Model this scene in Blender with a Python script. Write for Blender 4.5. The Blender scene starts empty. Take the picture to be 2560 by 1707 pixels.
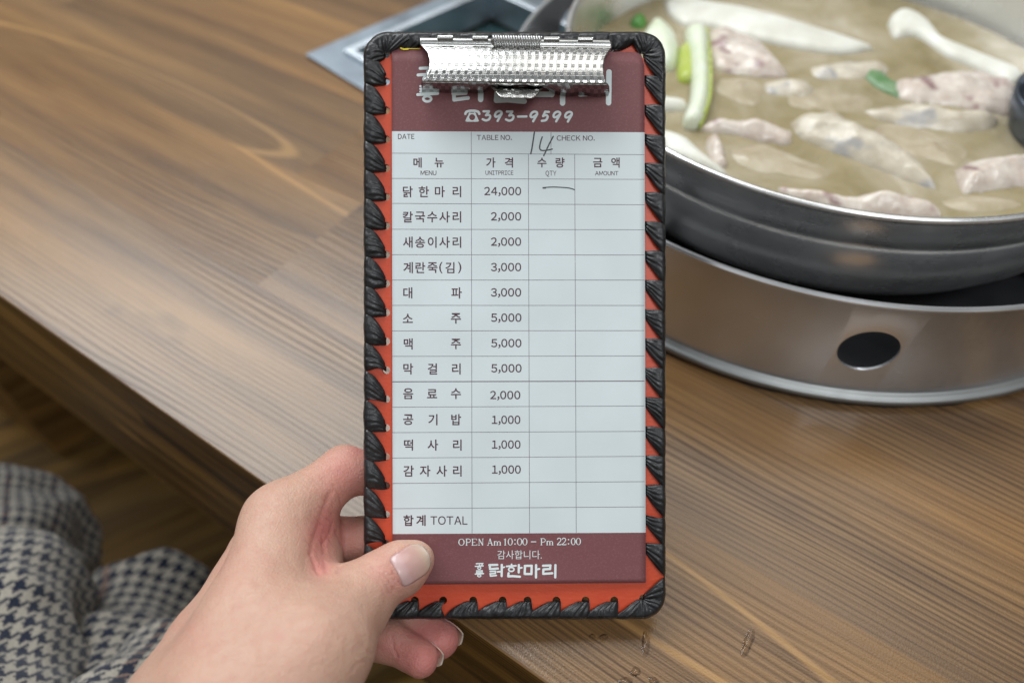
import bpy, bmesh, math, random
import numpy as np
from mathutils import Vector, Matrix, noise
from mathutils.geometry import delaunay_2d_cdt
from mathutils.bvhtree import BVHTree

random.seed(7)
scene = bpy.context.scene
COL = scene.collection

# ------------------------------------------------------------------ camera, world, lamps, exposure
CAM = Vector((0.0, 0.0, 0.30))
TH = math.radians(49.062)            # pitch below the horizon
FPX = 1860.3                         # focal length in photo pixels (photo is 2560 wide)
RIGHT = Vector((1, 0, 0))
FWD = Vector((0, math.cos(TH), -math.sin(TH)))
UP = Vector((0, math.sin(TH), math.cos(TH)))
cam_data = bpy.data.cameras.new("camera")
cam = bpy.data.objects.new("camera", cam_data)
COL.objects.link(cam)
cam.location = CAM
cam.rotation_euler = (math.pi / 2 - TH, 0, 0)
cam_data.sensor_width = 36.0
cam_data.lens = FPX / 2560 * 36
cam_data.clip_start = 0.01
cam_data.clip_end = 50
cam_data.dof.use_dof = True
cam_data.dof.focus_distance = 0.285
cam_data.dof.aperture_fstop = 5.2
scene.camera = cam

scene.view_settings.view_transform = 'Standard'
scene.view_settings.look = 'None'
scene.view_settings.gamma = 1
scene.view_settings.use_curve_mapping = False
scene.view_settings.exposure = 0.29

world = bpy.data.worlds.new("World")
scene.world = world
world.use_nodes = True


def build_world():
    nt = world.node_tree
    nt.nodes.clear()
    N = nt.nodes.new
    L = nt.links.new
    out = N('ShaderNodeOutputWorld')
    bg = N('ShaderNodeBackground')
    tc = N('ShaderNodeTexCoord')
    sep = N('ShaderNodeSeparateXYZ')
    L(tc.outputs['Generated'], sep.inputs[0])
    r = N('ShaderNodeValToRGB')
    mr = N('ShaderNodeMapRange')
    mr.inputs[1].default_value = -1
    mr.inputs[2].default_value = 1
    L(sep.outputs['Z'], mr.inputs[0])
    L(mr.outputs[0], r.inputs[0])
    cr = r.color_ramp
    cr.elements[0].position = 0.0
    cr.elements[0].color = (0.16, 0.13, 0.10, 1)
    cr.elements[1].position = 1.0
    cr.elements[1].color = (0.95, 1.0, 1.02, 1)
    for p, c in ((0.42, (0.30, 0.27, 0.23)), (0.52, (0.46, 0.42, 0.36)), (0.69, (0.46, 0.43, 0.38)), (0.73, (1.35, 1.35, 1.32)), (0.80, (1.2, 1.2, 1.2)), (0.88, (0.95, 1.0, 1.02))):
        e = cr.elements.new(p)
        e.color = (*c, 1)
    # noise blotches added to the surrounding light to liven the metal reflections
    nz = N('ShaderNodeTexNoise')
    nz.inputs['Scale'].default_value = 2.6
    nz.inputs['Detail'].default_value = 2
    L(tc.outputs['Generated'], nz.inputs['Vector'])
    m2 = N('ShaderNodeMapRange')
    m2.inputs[1].default_value = 0.32
    m2.inputs[2].default_value = 0.68
    m2.inputs[3].default_value = 0.25
    m2.inputs[4].default_value = 1.7
    L(nz.outputs['Fac'], m2.inputs[0])
    mx = N('ShaderNodeMix')
    mx.data_type = 'RGBA'
    mx.blend_type = 'MULTIPLY'
    mx.inputs[0].default_value = 1
    L(r.outputs[0], mx.inputs[6])
    L(m2.outputs[0], mx.inputs[7])
    L(mx.outputs[2], bg.inputs[0])
    bg.inputs[1].default_value = 0.30
    L(bg.outputs[0], out.inputs[0])


build_world()


def area(name, loc, target, sx, sy, power, color):
    d = bpy.data.lights.new(name, 'AREA')
    d.shape = 'RECTANGLE'
    d.size, d.size_y = sx, sy
    d.energy = power
    d.color = color
    o = bpy.data.objects.new(name, d)
    COL.objects.link(o)
    o.location = loc
    o.rotation_euler = (Vector(target) - Vector(loc)).to_track_quat('-Z', 'Y').to_euler()
    return o


area("ceiling_or_fill_lamp", (-1.28, 1.70, 2.2), (-1.28, 1.70, 0), 2.5, 2.1, 88, (0.95, 0.985, 1.0))
area("ceiling_or_fill_lamp", (0.80, 1.35, 2.2), (0.80, 1.35, 0), 1.4, 1.4, 10, (1.0, 0.97, 0.92))
area("ceiling_or_fill_lamp", (0.7, -0.9, 2.1), (0.1, 0.1, 0.0), 1.2, 0.6, 15, (0.95, 0.98, 1.0))  # fill light added behind the camera to brighten the front


# ------------------------------------------------------------------ generic helpers
def ray(px, py):
    return FWD + RIGHT * ((px - 1280) / FPX) + UP * (-(py - 853.5) / FPX)


def on_z(px, py, z):
    d = ray(px, py)
    return CAM + d * ((z - CAM.z) / d.z)


def at_depth(px, py, depth):
    return CAM + ray(px, py) * depth


def link(o, parent=None):
    COL.objects.link(o)
    if parent is not None:
        o.parent = parent
    return o


def meta(o, label=None, cat=None, group=None, kind=None):
    if label:
        o['label'] = label
    if cat:
        o['category'] = cat
    if group:
        o['group'] = group
    if kind:
        o['kind'] = kind
    return o


def empty(name, loc=(0, 0, 0), rot=None):
    o = bpy.data.objects.new(name, None)
    o.empty_display_size = 0.02
    o.location = loc
    if rot is not None:
        o.rotation_euler = rot
    return link(o)


def mesh_obj(name, verts, faces, mats, parent=None, smooth=True, mat_idx=None):
    me = bpy.data.meshes.new(name)
    me.from_pydata([tuple(v) for v in verts], [], [tuple(f) for f in faces])
    if not isinstance(mats, (list, tuple)):
        mats = [mats]
    for m in mats:
        me.materials.append(m)
    if mat_idx is not None:
        me.polygons.foreach_set('material_index', mat_idx)
    if smooth:
        me.polygons.foreach_set('use_smooth', [True] * len(me.polygons))
    me.update()
    o = bpy.data.objects.new(name, me)
    return link(o, parent)


class Nodes:
    def __init__(self, name):
        self.mat = bpy.data.materials.new(name)
        self.mat.use_nodes = True
        self.nt = self.mat.node_tree
        self.nt.nodes.clear()
        self.out = self.nt.nodes.new('ShaderNodeOutputMaterial')
        self.p = self.nt.nodes.new('ShaderNodeBsdfPrincipled')
        self.nt.links.new(self.p.outputs[0], self.out.inputs[0])
        self._tc = None

    def n(self, t, **kw):
        nd = self.nt.nodes.new(t)
        for k, v in kw.items():
            setattr(nd, k, v)
        return nd

    def l(self, a, b):
        self.nt.links.new(a, b)

    def tc(self, which='Object'):
        if self._tc is None:
            self._tc = self.n('ShaderNodeTexCoord')
        return self._tc.outputs[which]

    def val(self, sock, v):
        if hasattr(v, 'is_linked') or isinstance(v, bpy.types.NodeSocket):
            self.l(v, sock)
        else:
            sock.default_value = v

    def math(self, op, a, b=None, c=None, clamp=False):
        nd = self.n('ShaderNodeMath', operation=op)
        nd.use_clamp = clamp
        self.val(nd.inputs[0], a)
        if b is not None:
            self.val(nd.inputs[1], b)
        if c is not None:
            self.val(nd.inputs[2], c)
        return nd.outputs[0]

    def noise(self, vec, scale, detail=2, rough=0.5, dist=0.0):
        nd = self.n('ShaderNodeTexNoise')
        if vec is not None:
            self.l(vec, nd.inputs['Vector'])
        nd.inputs['Scale'].default_value = scale
        nd.inputs['Detail'].default_value = detail
        nd.inputs['Roughness'].default_value = rough
        nd.inputs['Distortion'].default_value = dist
        return nd.outputs['Fac']

    def mapping(self, vec, scale=(1, 1, 1), loc=(0, 0, 0), rot=(0, 0, 0)):
        nd = self.n('ShaderNodeMapping')
        self.l(vec, nd.inputs[0])
        nd.inputs['Location'].default_value = loc
        nd.inputs['Rotation'].default_value = rot
        nd.inputs['Scale'].default_value = scale
        return nd.outputs[0]

    def ramp(self, fac, stops, interp='LINEAR'):
        nd = self.n('ShaderNodeValToRGB')
        self.l(fac, nd.inputs[0])
        cr = nd.color_ramp
        cr.interpolation = interp
        cr.elements[0].position, cr.elements[0].color = stops[0][0], (*stops[0][1], 1)
        cr.elements[1].position, cr.elements[1].color = stops[-1][0], (*stops[-1][1], 1)
        for p, c in stops[1:-1]:
            e = cr.elements.new(p)
            e.color = (*c, 1)
        return nd.outputs[0]

    def mix(self, fac, a, b, blend='MIX'):
        nd = self.n('ShaderNodeMix', data_type='RGBA', blend_type=blend)
        self.val(nd.inputs[0], fac)
        for i, v in ((6, a), (7, b)):
            if isinstance(v, bpy.types.NodeSocket):
                self.l(v, nd.inputs[i])
            else:
                nd.inputs[i].default_value = (*v, 1)
        return nd.outputs[2]

    def remap(self, v, a, b, c, d):
        nd = self.n('ShaderNodeMapRange')
        self.l(v, nd.inputs[0])
        for i, x in enumerate((a, b, c, d)):
            nd.inputs[i + 1].default_value = x
        return nd.outputs[0]

    def bump(self, h, strength, dist, prev=None):
        nd = self.n('ShaderNodeBump')
        nd.inputs['Strength'].default_value = strength
        nd.inputs['Distance'].default_value = dist
        self.l(h, nd.inputs['Height'])
        if prev is not None:
            self.l(prev, nd.inputs['Normal'])
        return nd.outputs[0]

    def set(self, **kw):
        for k, v in kw.items():
            key = k.replace('_', ' ')
            s = self.p.inputs[key]
            if isinstance(v, bpy.types.NodeSocket):
                self.l(v, s)
            elif isinstance(v, (tuple, list)) and len(v) == 3 and s.type == 'RGBA':
                s.default_value = (*v, 1)
            else:
                s.default_value = v
        return self


# ------------------------------------------------------------------ materials
def wood_material(name, tones, plank=0.088, dark=1.0, rough=0.19, axis='xyz', spec=0.5, contrast=1.0):
    m = Nodes(name)
    co = m.tc('Object')
    sep = m.n('ShaderNodeSeparateXYZ')
    m.l(co, sep.inputs[0])
    u = sep.outputs[0]
    v = sep.outputs[1 if axis == 'xyz' else 2]
    w = sep.outputs[2 if axis == 'xyz' else 1]
    vv = m.math('ADD', v, m.math('MULTIPLY', w, 0.35))
    row = m.math('FLOOR', m.math('DIVIDE', v, plank))
    wn = m.n('ShaderNodeTexWhiteNoise', noise_dimensions='1D')
    m.l(row, wn.inputs['W'])
    ush = m.math('ADD', u, m.math('MULTIPLY', wn.outputs['Value'], 0.7))
    colid = m.math('FLOOR', m.math('DIVIDE', ush, 0.46))
    cid = m.n('ShaderNodeCombineXYZ')
    m.l(row, cid.inputs[0])
    m.l(colid, cid.inputs[1])
    wn2 = m.n('ShaderNodeTexWhiteNoise', noise_dimensions='3D')
    m.l(cid.outputs[0], wn2.inputs['Vector'])
    rid = wn2.outputs['Value']
    offu = m.math('ADD', u, m.math('MULTIPLY', rid, 9.0))
    offv = m.math('ADD', vv, m.math('MULTIPLY', rid, 3.1))
    P = m.n('ShaderNodeCombineXYZ')
    m.l(offu, P.inputs[0])
    m.l(offv, P.inputs[1])
    P = P.outputs[0]
    warp = m.noise(m.mapping(P, (1.5, 11, 1)), 1.0, 2, 0.4)
    warp2 = m.noise(m.mapping(P, (9, 60, 1)), 1.0, 2, 0.5)
    ph = m.math('ADD', m.math('MULTIPLY', offv, 280.0), m.math('MULTIPLY', warp, 14.0))
    ph = m.math('ADD', ph, m.math('MULTIPLY', warp2, 1.5))
    ring = m.math('MULTIPLY_ADD', m.math('SINE', m.math('MULTIPLY', ph, 6.2832)), 0.5, 0.5)
    ph2 = m.math('ADD', m.math('MULTIPLY', offv, 610.0), m.math('MULTIPLY', warp, 22.0))
    ring2 = m.math('MULTIPLY_ADD', m.math('SINE', m.math('MULTIPLY', ph2, 6.2832)), 0.5, 0.5)
    broad = m.noise(m.mapping(P, (2.2, 42, 1)), 1.0, 4, 0.6)
    pores = m.noise(m.mapping(P, (16, 850, 1)), 1.0, 2, 0.6)
    amp = m.remap(m.noise(m.mapping(P, (1.6, 15, 1), (5, 3, 0)), 1.0, 2), 0.36, 0.60, 0.22, 1.0)
    f = m.math('ADD', m.math('MULTIPLY', broad, 0.95), m.math('MULTIPLY', pores, 0.30))
    f = m.math('SUBTRACT', f, 0.14)
    f = m.math('MULTIPLY_ADD', m.math('SUBTRACT', f, 0.48), contrast, 0.48)
    colr = m.ramp(f, tones)
    # thin dark latewood lines, stronger in some bands than others
    l1 = m.math('MULTIPLY', m.math('POWER', ring, 1.7), amp)
    l2 = m.math('MULTIPLY', m.math('POWER', ring2, 2.0), m.math('MULTIPLY', amp, 0.55))
    lines = m.math('MAXIMUM', l1, l2)
    lines = m.math('MULTIPLY', lines, m.remap(pores, 0.3, 0.7, 1.15, 0.6))
    colr = m.mix(m.math('MULTIPLY', lines, 0.76, clamp=True), colr, tuple(c * 0.9 for c in tones[0][1]))
    # pale contour bands that close into long loops
    lw = m.noise(m.mapping(P, (1.25, 8.5, 1), (3, 1, 0)), 1.0, 1, 0.3)
    fr = m.math('ABSOLUTE', m.math('SUBTRACT', m.math('FRACT', m.math('MULTIPLY', lw, 4.2)), 0.5))
    band = m.remap(fr, 0.035, 0.012, 0.0, 1.0)
    band2 = m.math('MULTIPLY', band, m.remap(m.noise(m.mapping(P, (2.2, 9, 1), (9, 4, 0)), 1.0, 1), 0.50, 0.60, 0.0, 0.55))
    colr = m.mix(band2, colr, tones[-1][1])
    # knots and dark streaks
    kn = m.noise(m.mapping(P, (7, 17, 1)), 1.0, 3, 0.6, 0.4)
    kf = m.remap(kn, 0.665, 0.78, 0.0, 0.65)
    colr = m.mix(kf, colr, tuple(c * 0.35 for c in tones[0][1]))
    drift = m.noise(m.mapping(P, (1.4, 6, 1), (2, 7, 0)), 1.0, 3, 0.55)
    colr = m.mix(m.remap(drift, 0.38, 0.66, 0.0, 0.45), colr, m.mix(1.0, colr, (1.28, 1.10, 0.86), 'MULTIPLY'))
    colr = m.mix(m.remap(drift, 0.52, 0.30, 0.0, 0.22), colr, (0.10, 0.08, 0.07))
    tone = m.remap(rid, 0, 1, 0.92, 1.08)
    hs = m.n('ShaderNodeHueSaturation')
    m.l(colr, hs.inputs['Color'])
    m.l(m.math('MULTIPLY', tone, dark), hs.inputs['Value'])
    grain = m.noise(m.mapping(co, (1300, 1300, 1300)), 1.0, 1, 0.5)
    bh = m.math('ADD', m.math('MULTIPLY', grain, 0.55), m.math('MULTIPLY', pores, 0.5))
    m.set(Base_Color=hs.outputs[0], Roughness=m.remap(grain, 0.3, 0.7, rough - 0.05, rough + 0.09),
          Normal=m.bump(bh, 0.35, 0.0004))
    m.set(IOR=1.5)
    m.set(**{'Specular_IOR_Level': m.math('MULTIPLY', m.math('MULTIPLY_ADD', lines, -0.6, 1.05), spec)})
    return m.mat


def plain(name, color, rough=0.5, metal=0.0, **kw):
    m = Nodes(name)
    co = m.tc('Object')
    nz = m.noise(co, 60, 3)
    c = m.mix(m.remap(nz, 0.3, 0.7, 0, 1), tuple(x * 0.9 for x in color), tuple(min(1, x * 1.08) for x in color))
    m.set(Base_Color=c, Roughness=m.remap(nz, 0.3, 0.7, rough * 0.85, rough * 1.15), Metallic=metal, **kw)
    return m.mat


def steel(name, color=(0.60, 0.59, 0.57), rough=0.24, brush_axis=2, brush=1.0, spots=0.0, metal=1.0):
    m = Nodes(name)
    co = m.tc('Object')
    sc = [40, 40, 40]
    sc[brush_axis] = 1800
    br = m.noise(m.mapping(co, tuple(sc)), 1.0, 2, 0.6)
    sm = m.noise(co, 26, 3, 0.6)
    c = m.mix(m.remap(sm, 0.3, 0.7, 0, 1), tuple(x * 0.86 for x in color), color)
    if spots:
        vo = m.n('ShaderNodeTexVoronoi')
        m.l(m.mapping(co, (90, 90, 90)), vo.inputs['Vector'])
        vo.inputs['Randomness'].default_value = 1
        pick = m.math('GREATER_THAN', m.noise(co, 17, 1), 0.62)
        sp = m.math('MULTIPLY', m.math('LESS_THAN', vo.outputs['Distance'], 0.13), pick)
        c = m.mix(m.math('MULTIPLY', sp, spots), c, (0.05, 0.035, 0.025))
    r = m.math('ADD', m.remap(sm, 0.3, 0.7, rough * 0.8, rough * 1.25), m.math('MULTIPLY', br, 0.06))
    m.set(Base_Color=c, Metallic=metal, Roughness=r, Normal=m.bump(br, 0.12 * brush, 0.0003))
    return m.mat


M = {}
M['table'] = wood_material('walnut_stained_wood', [(0.10, (0.054, 0.033, 0.022)), (0.32, (0.125, 0.071, 0.035)), (0.50, (0.208, 0.118, 0.050)),
                                             (0.68, (0.275, 0.158, 0.064)), (0.92, (0.43, 0.255, 0.10))])
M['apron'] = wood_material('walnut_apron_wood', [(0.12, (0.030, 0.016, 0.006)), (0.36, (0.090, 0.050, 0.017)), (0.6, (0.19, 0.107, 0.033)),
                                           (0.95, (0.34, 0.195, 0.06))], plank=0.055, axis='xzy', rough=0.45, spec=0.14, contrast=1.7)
M['floorwood'] = wood_material('floor_wood', [(0.1, (0.014, 0.009, 0.005)), (0.4, (0.13, 0.075, 0.022)), (0.65, (0.30, 0.175, 0.045)),
                                        (0.95, (0.50, 0.30, 0.08))], plank=0.12, rough=0.5, spec=0.10, contrast=0.9, dark=0.72)
M['steel'] = steel('brushed_steel', (0.70, 0.72, 0.75), 0.20, 2, 0.8, 0.9, 0.82)
M['potsteel'] = steel('polished_pot_steel', (0.84, 0.845, 0.845), 0.25, 2, 0.8, 0.0, 0.95)
M['dullsteel'] = steel('dull_flange_steel', (0.36, 0.37, 0.37), 0.42, 2, 1.0)
M['darksteel'] = steel('sooty_pot_steel', (0.22, 0.23, 0.24), 0.25, 2, 0.6)
M['ladlesteel'] = steel('ladle_steel', (0.16, 0.19, 0.24), 0.3, 2, 0.6)
M['traysteel'] = steel('tray_steel', (0.25, 0.29, 0.33), 0.40, 0, 0.6)
M['lipsteel'] = steel('tray_lip_steel', (0.62, 0.68, 0.74), 0.35, 0, 0.6)
M['black'] = plain('black_rubber', (0.012, 0.012, 0.013), 0.6)
M['iron'] = plain('cast_iron', (0.018, 0.018, 0.02), 0.55)
M['tealdark'] = plain('dark_teal_enamel', (0.014, 0.045, 0.048), 0.25)
M['handle'] = plain('dark_handle_coating', (0.03, 0.034, 0.036), 0.3)


def leather():
    m = Nodes('black_leather')
    co = m.tc('Object')
    n1 = m.noise(co, 900, 3, 0.6)
    n2 = m.noise(co, 260, 3, 0.6)
    vo = m.n('ShaderNodeTexVoronoi')
    m.l(m.mapping(co, (420, 420, 420)), vo.inputs['Vector'])
    speck = m.math('MULTIPLY', m.math('LESS_THAN', vo.outputs['Distance'], 0.11), m.math('GREATER_THAN', m.noise(co, 150, 1), 0.58))
    c = m.mix(m.remap(n2, 0.35, 0.7, 0, 1), (0.005, 0.0055, 0.007), (0.017, 0.018, 0.021))
    c = m.mix(m.math('MULTIPLY', speck, 0.7), c, (0.28, 0.29, 0.30))
    m.set(Base_Color=c, Roughness=m.remap(n1, 0.3, 0.7, 0.29, 0.50))
    b = m.bump(n2, 0.5, 0.0006)
    m.set(Normal=m.bump(n1, 0.4, 0.00025, b))
    return m.mat


def orange_leather():
    m = Nodes('orange_red_leather')
    co = m.tc('Object')
    n1 = m.noise(co, 700, 3, 0.6)
    n2 = m.noise(co, 40, 3, 0.6)
    n3 = m.noise(m.mapping(co, (150, 700, 200)), 1.0, 3, 0.6)
    c = m.mix(m.remap(n2, 0.3, 0.7, 0, 1), (0.56, 0.055, 0.017), (0.66, 0.083, 0.028))
    m.set(Base_Color=c, Roughness=0.42, Normal=m.bump(m.math('ADD', n1, n3), 0.3, 0.0003))
    return m.mat


def paper(name, c1, fleck=None):
    m = Nodes(name)
    co = m.tc('Object')
    n1 = m.noise(co, 1500, 2, 0.7)
    n2 = m.noise(co, 35, 3)
    c = m.mix(m.remap(n2, 0.3, 0.7, 0, 1), tuple(x * 0.96 for x in c1), tuple(min(1, x * 1.03) for x in c1))
    if fleck:
        c = m.mix(m.remap(n1, 0.5, 0.78, 0, 0.55), c, fleck)
    m.set(Base_Color=c, Roughness=0.55, Normal=m.bump(n1, 0.1, 0.0001))
    m.set(**{'Specular_IOR_Level': 0.35})
    return m.mat


M['leather'] = leather()
M['orange'] = orange_leather()
M['white_paper'] = paper('white_order_paper', (0.66, 0.735, 0.76))
M['maroon_paper'] = paper('maroon_printed_paper', (0.185, 0.066, 0.072), (0.28, 0.13, 0.135))
M['ink'] = plain('maroon_ink', (0.070, 0.022, 0.034), 0.6)
M['lineink'] = plain('grey_violet_ink', (0.17, 0.135, 0.16), 0.6)
M['penink'] = plain('black_pen_ink', (0.006, 0.012, 0.014), 0.4)
M['whiteprint'] = paper('white_print', (0.70, 0.78, 0.79))
M['yellow'] = plain('yellow_glue', (0.75, 0.62, 0.03), 0.6)


def clip_metal():
    m = Nodes('embossed_chrome')
    co = m.tc('UV')
    sep = m.n('ShaderNodeSeparateXYZ')
    m.l(co, sep.inputs[0])
    u = m.math('MULTIPLY', sep.outputs[0], 48.0)
    v = m.math('MULTIPLY', sep.outputs[1], 14.0)
    cu = m.math('FLOOR', u)
    cv = m.math('FLOOR', v)
    chk = m.math('PINGPONG', m.math('ADD', cu, cv), 1.0)
    ribu = m.math('PINGPONG', m.math('MULTIPLY', u, 6.0), 1.0)
    ribv = m.math('PINGPONG', m.math('MULTIPLY', v, 5.0), 1.0)
    evenrow = m.math('PINGPONG', cv, 1.0)
    hh = m.math('ADD', m.math('MULTIPLY', m.math('MULTIPLY', ribu, chk), evenrow),
                m.math('MULTIPLY', m.math('MULTIPLY', ribv, chk), m.math('SUBTRACT', 1.0, evenrow)))
    hh = m.math('ADD', hh, m.math('MULTIPLY', chk, 0.8))
    ob = m.tc('Object')
    cr = m.noise(ob, 700, 3, 0.65, 0.8)
    h2 = m.math('ADD', hh, m.math('MULTIPLY', cr, 0.9))
    c = m.mix(m.math('MULTIPLY', chk, 0.8), (0.52, 0.52, 0.51), (0.27, 0.265, 0.255))
    m.set(Base_Color=c, Metallic=1.0, Roughness=m.math('MULTIPLY_ADD', chk, 0.08, 0.13), Normal=m.bump(h2, 0.3, 0.00018))
    return m.mat


M['clip'] = clip_metal()
M['chrome'] = steel('plain_chrome', (0.50, 0.50, 0.49), 0.2, 0, 0.5)


def skin_material():
    m = Nodes('skin')
    co = m.tc('Object')
    at = m.n('ShaderNodeAttribute', attribute_name='pigment')
    n1 = m.noise(co, 55, 4, 0.6)
    n2 = m.noise(co, 320, 3, 0.6)
    c = m.mix(m.remap(n1, 0.3, 0.7, 0, 0.6), (0.555, 0.355, 0.265), (0.49, 0.275, 0.205))
    c = m.mix(m.remap(n2, 0.45, 0.72, 0, 0.35), c, (0.50, 0.25, 0.19))
    c = m.mix(at.outputs['Fac'], c, (0.56, 0.19, 0.175))
    vo = m.n('ShaderNodeTexVoronoi', feature='DISTANCE_TO_EDGE')
    nzv = m.n('ShaderNodeTexNoise')
    nzv.inputs['Scale'].default_value = 150
    m.l(co, nzv.inputs['Vector'])
    m.l(m.mix(0.004, m.mapping(co, (1, 1, 1)), nzv.outputs['Color'], 'ADD'), vo.inputs['Vector'])
    vo.inputs['Scale'].default_value = 780
    cell = m.remap(vo.outputs['Distance'], 0.0, 0.25, 0, 1)
    fine = m.noise(co, 1500, 2)
    h = m.math('ADD', m.math('MULTIPLY', cell, 0.5), m.math('MULTIPLY', fine, 0.5))
    b = m.bump(n2, 0.36, 0.0010)
    m.set(Base_Color=c, Roughness=m.remap(n2, 0.3, 0.7, 0.42, 0.56), Normal=m.bump(h, 0.4, 0.0004, b))
    m.set(Subsurface_Weight=0.35, Subsurface_Radius=(0.0045, 0.0018, 0.001), Subsurface_Scale=1.0)
    m.set(**{'Specular_IOR_Level': 0.42})
    return m.mat


M['skin'] = skin_material()


def nail_material():
    m = Nodes('fingernail')
    co = m.tc('UV')
    sep = m.n('ShaderNodeSeparateXYZ')
    m.l(co, sep.inputs[0])
    c = m.ramp(sep.outputs[0], [(0.0, (0.55, 0.38, 0.37)), (0.20, (0.54, 0.35, 0.34)), (0.30, (0.52, 0.31, 0.29)), (0.68, (0.54, 0.34, 0.29)),
                                (0.80, (0.56, 0.40, 0.31)), (0.93, (0.60, 0.46, 0.37)), (1.0, (0.68, 0.58, 0.50))])
    st = m.noise(m.mapping(co, (2, 40, 1)), 1.0, 2)
    m.set(Base_Color=c, Roughness=0.20, Subsurface_Weight=0.2, Subsurface_Radius=(0.002, 0.001, 0.0007), Subsurface_Scale=1.0,
          Normal=m.bump(st, 0.12, 0.0004))
    m.set(**{'Coat_Weight': 0.4, 'Coat_Roughness': 0.1})
    return m.mat


M['nail'] = nail_material()


def houndstooth():
    m = Nodes('houndstooth_wool')
    uv = m.tc('UV')
    ob = m.tc('Object')
    nz = m.n('ShaderNodeTexNoise')
    nz.inputs['Scale'].default_value = 500
    m.l(ob, nz.inputs['Vector'])
    wob = m.mix(0.0007, uv, nz.outputs['Color'], 'ADD')
    sep = m.n('ShaderNodeSeparateXYZ')
    m.l(wob, sep.inputs[0])
    T = 1.0 / 0.00125
    x = m.math('FLOOR', m.math('MULTIPLY', sep.outputs[0], T))
    y = m.math('FLOOR', m.math('MULTIPLY', sep.outputs[1], T))
    warp = m.math('LESS_THAN', m.math('FLOORED_MODULO', x, 8.0), 4.0)
    weft = m.math('LESS_THAN', m.math('FLOORED_MODULO', y, 8.0), 4.0)
    tw = m.math('LESS_THAN', m.math('FLOORED_MODULO', m.math('ADD', x, y), 4.0), 2.0)
    f = m.math('ADD', m.math('MULTIPLY', warp, tw), m.math('MULTIPLY', weft, m.math('SUBTRACT', 1.0, tw)))
    fib = m.noise(ob, 1400, 3, 0.7)
    brown = m.math('LESS_THAN', m.math('FLOORED_MODULO', sep.outputs[0], 0.075), 0.005)
    lt = m.mix(m.remap(fib, 0.3, 0.7, 0, 1), (0.22, 0.20, 0.165), (0.46, 0.425, 0.36))
    lt = m.mix(m.math('MULTIPLY', brown, 0.75), lt, (0.16, 0.075, 0.05))
    dk = m.mix(m.remap(fib, 0.3, 0.7, 0, 1), (0.003, 0.006, 0.018), (0.009, 0.017, 0.042))
    m.set(Base_Color=m.mix(f, lt, dk), Roughness=0.9, Normal=m.bump(fib, 0.7, 0.0008))
    m.set(**{'Sheen_Weight': 0.25, 'Specular_IOR_Level': 0.2})
    return m.mat


M['houndstooth'] = houndstooth()


def food(name, c1, c2, scale=60, rough=0.35, spots=None, sss=0.25, bumpd=0.0012):
    m = Nodes(name)
    co = m.tc('Object')
    n1 = m.noise(co, scale, 4, 0.6)
    n2 = m.noise(co, scale * 3.5, 3, 0.6)
    c = m.mix(m.remap(n1, 0.35, 0.65, 0, 1), c1, c2)
    if spots:
        n3 = m.noise(m.mapping(co, (1, 1, 1), (3.1, 1.7, 0)), scale * 0.75, 2)
        c = m.mix(m.remap(n3, 0.56, 0.68, 0, 0.75), c, spots)
    m.set(Base_Color=c, Roughness=rough, Normal=m.bump(m.math('ADD', n1, m.math('MULTIPLY', n2, 0.5)), 0.5, bumpd))
    m.set(Subsurface_Weight=sss, Subsurface_Radius=(0.004, 0.003, 0.002), Subsurface_Scale=1.0)
    return m.mat


M['chicken'] = food('boiled_chicken', (0.66, 0.60, 0.53), (0.50, 0.41, 0.35), 95, 0.16, (0.17, 0.06, 0.08))
M['chickenskin'] = food('chicken_skin', (0.60, 0.55, 0.45), (0.46, 0.40, 0.31), 80, 0.2, (0.33, 0.33, 0.34))
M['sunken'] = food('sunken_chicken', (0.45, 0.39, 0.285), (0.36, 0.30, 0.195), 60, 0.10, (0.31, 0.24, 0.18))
M['mushroom'] = food('king_oyster_mushroom', (0.74, 0.74, 0.68), (0.60, 0.59, 0.51), 40, 0.4, None, 0.2, 0.0004)
M['onionwhite'] = food('spring_onion_white', (0.70, 0.74, 0.62), (0.62, 0.68, 0.50), 50, 0.3, None, 0.3, 0.0004)
M['oniongreen'] = food('spring_onion_green', (0.05, 0.20, 0.02), (0.09, 0.27, 0.05), 60, 0.3, None, 0.2, 0.0004)
M['leafgreen'] = food('spring_onion_leaf_green', (0.055, 0.17, 0.04), (0.20, 0.30, 0.17), 75, 0.35, None, 0.2, 0.0008)
M['onionyellow'] = food('spring_onion_pale_green', (0.36, 0.44, 0.06), (0.45, 0.50, 0.16), 60, 0.3, None, 0.2, 0.0004)


def broth_material():
    m = Nodes('cloudy_broth')
    co = m.tc('Object')
    n1 = m.noise(co, 17, 4, 0.6, 0.6)
    n2 = m.noise(co, 70, 3, 0.6)
    vo = m.n('ShaderNodeTexVoronoi')
    m.l(m.mapping(co, (190, 190, 190)), vo.inputs['Vector'])
    oil = m.math('MULTIPLY', m.remap(vo.outputs['Distance'], 0.10, 0.42, 1.0, 0.0), m.remap(m.noise(co, 22, 2), 0.48, 0.6, 0.0, 1.0))
    c = m.ramp(n1, [(0.3, (0.215, 0.172, 0.082)), (0.46, (0.30, 0.25, 0.145)), (0.6, (0.38, 0.325, 0.225)), (0.72, (0.48, 0.425, 0.335))])
    m.set(Base_Color=c, Roughness=0.07, Normal=m.bump(oil, 0.5, 0.0012, m.bump(m.math('ADD', m.noise(co, 45, 2), m.math('MULTIPLY', n2, 0.35)), 0.55, 0.0035)))
    m.set(Subsurface_Weight=0.3, Subsurface_Radius=(0.006, 0.004, 0.002), Subsurface_Scale=1.0, IOR=1.34)
    return m.mat


M['broth'] = broth_material()


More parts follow.
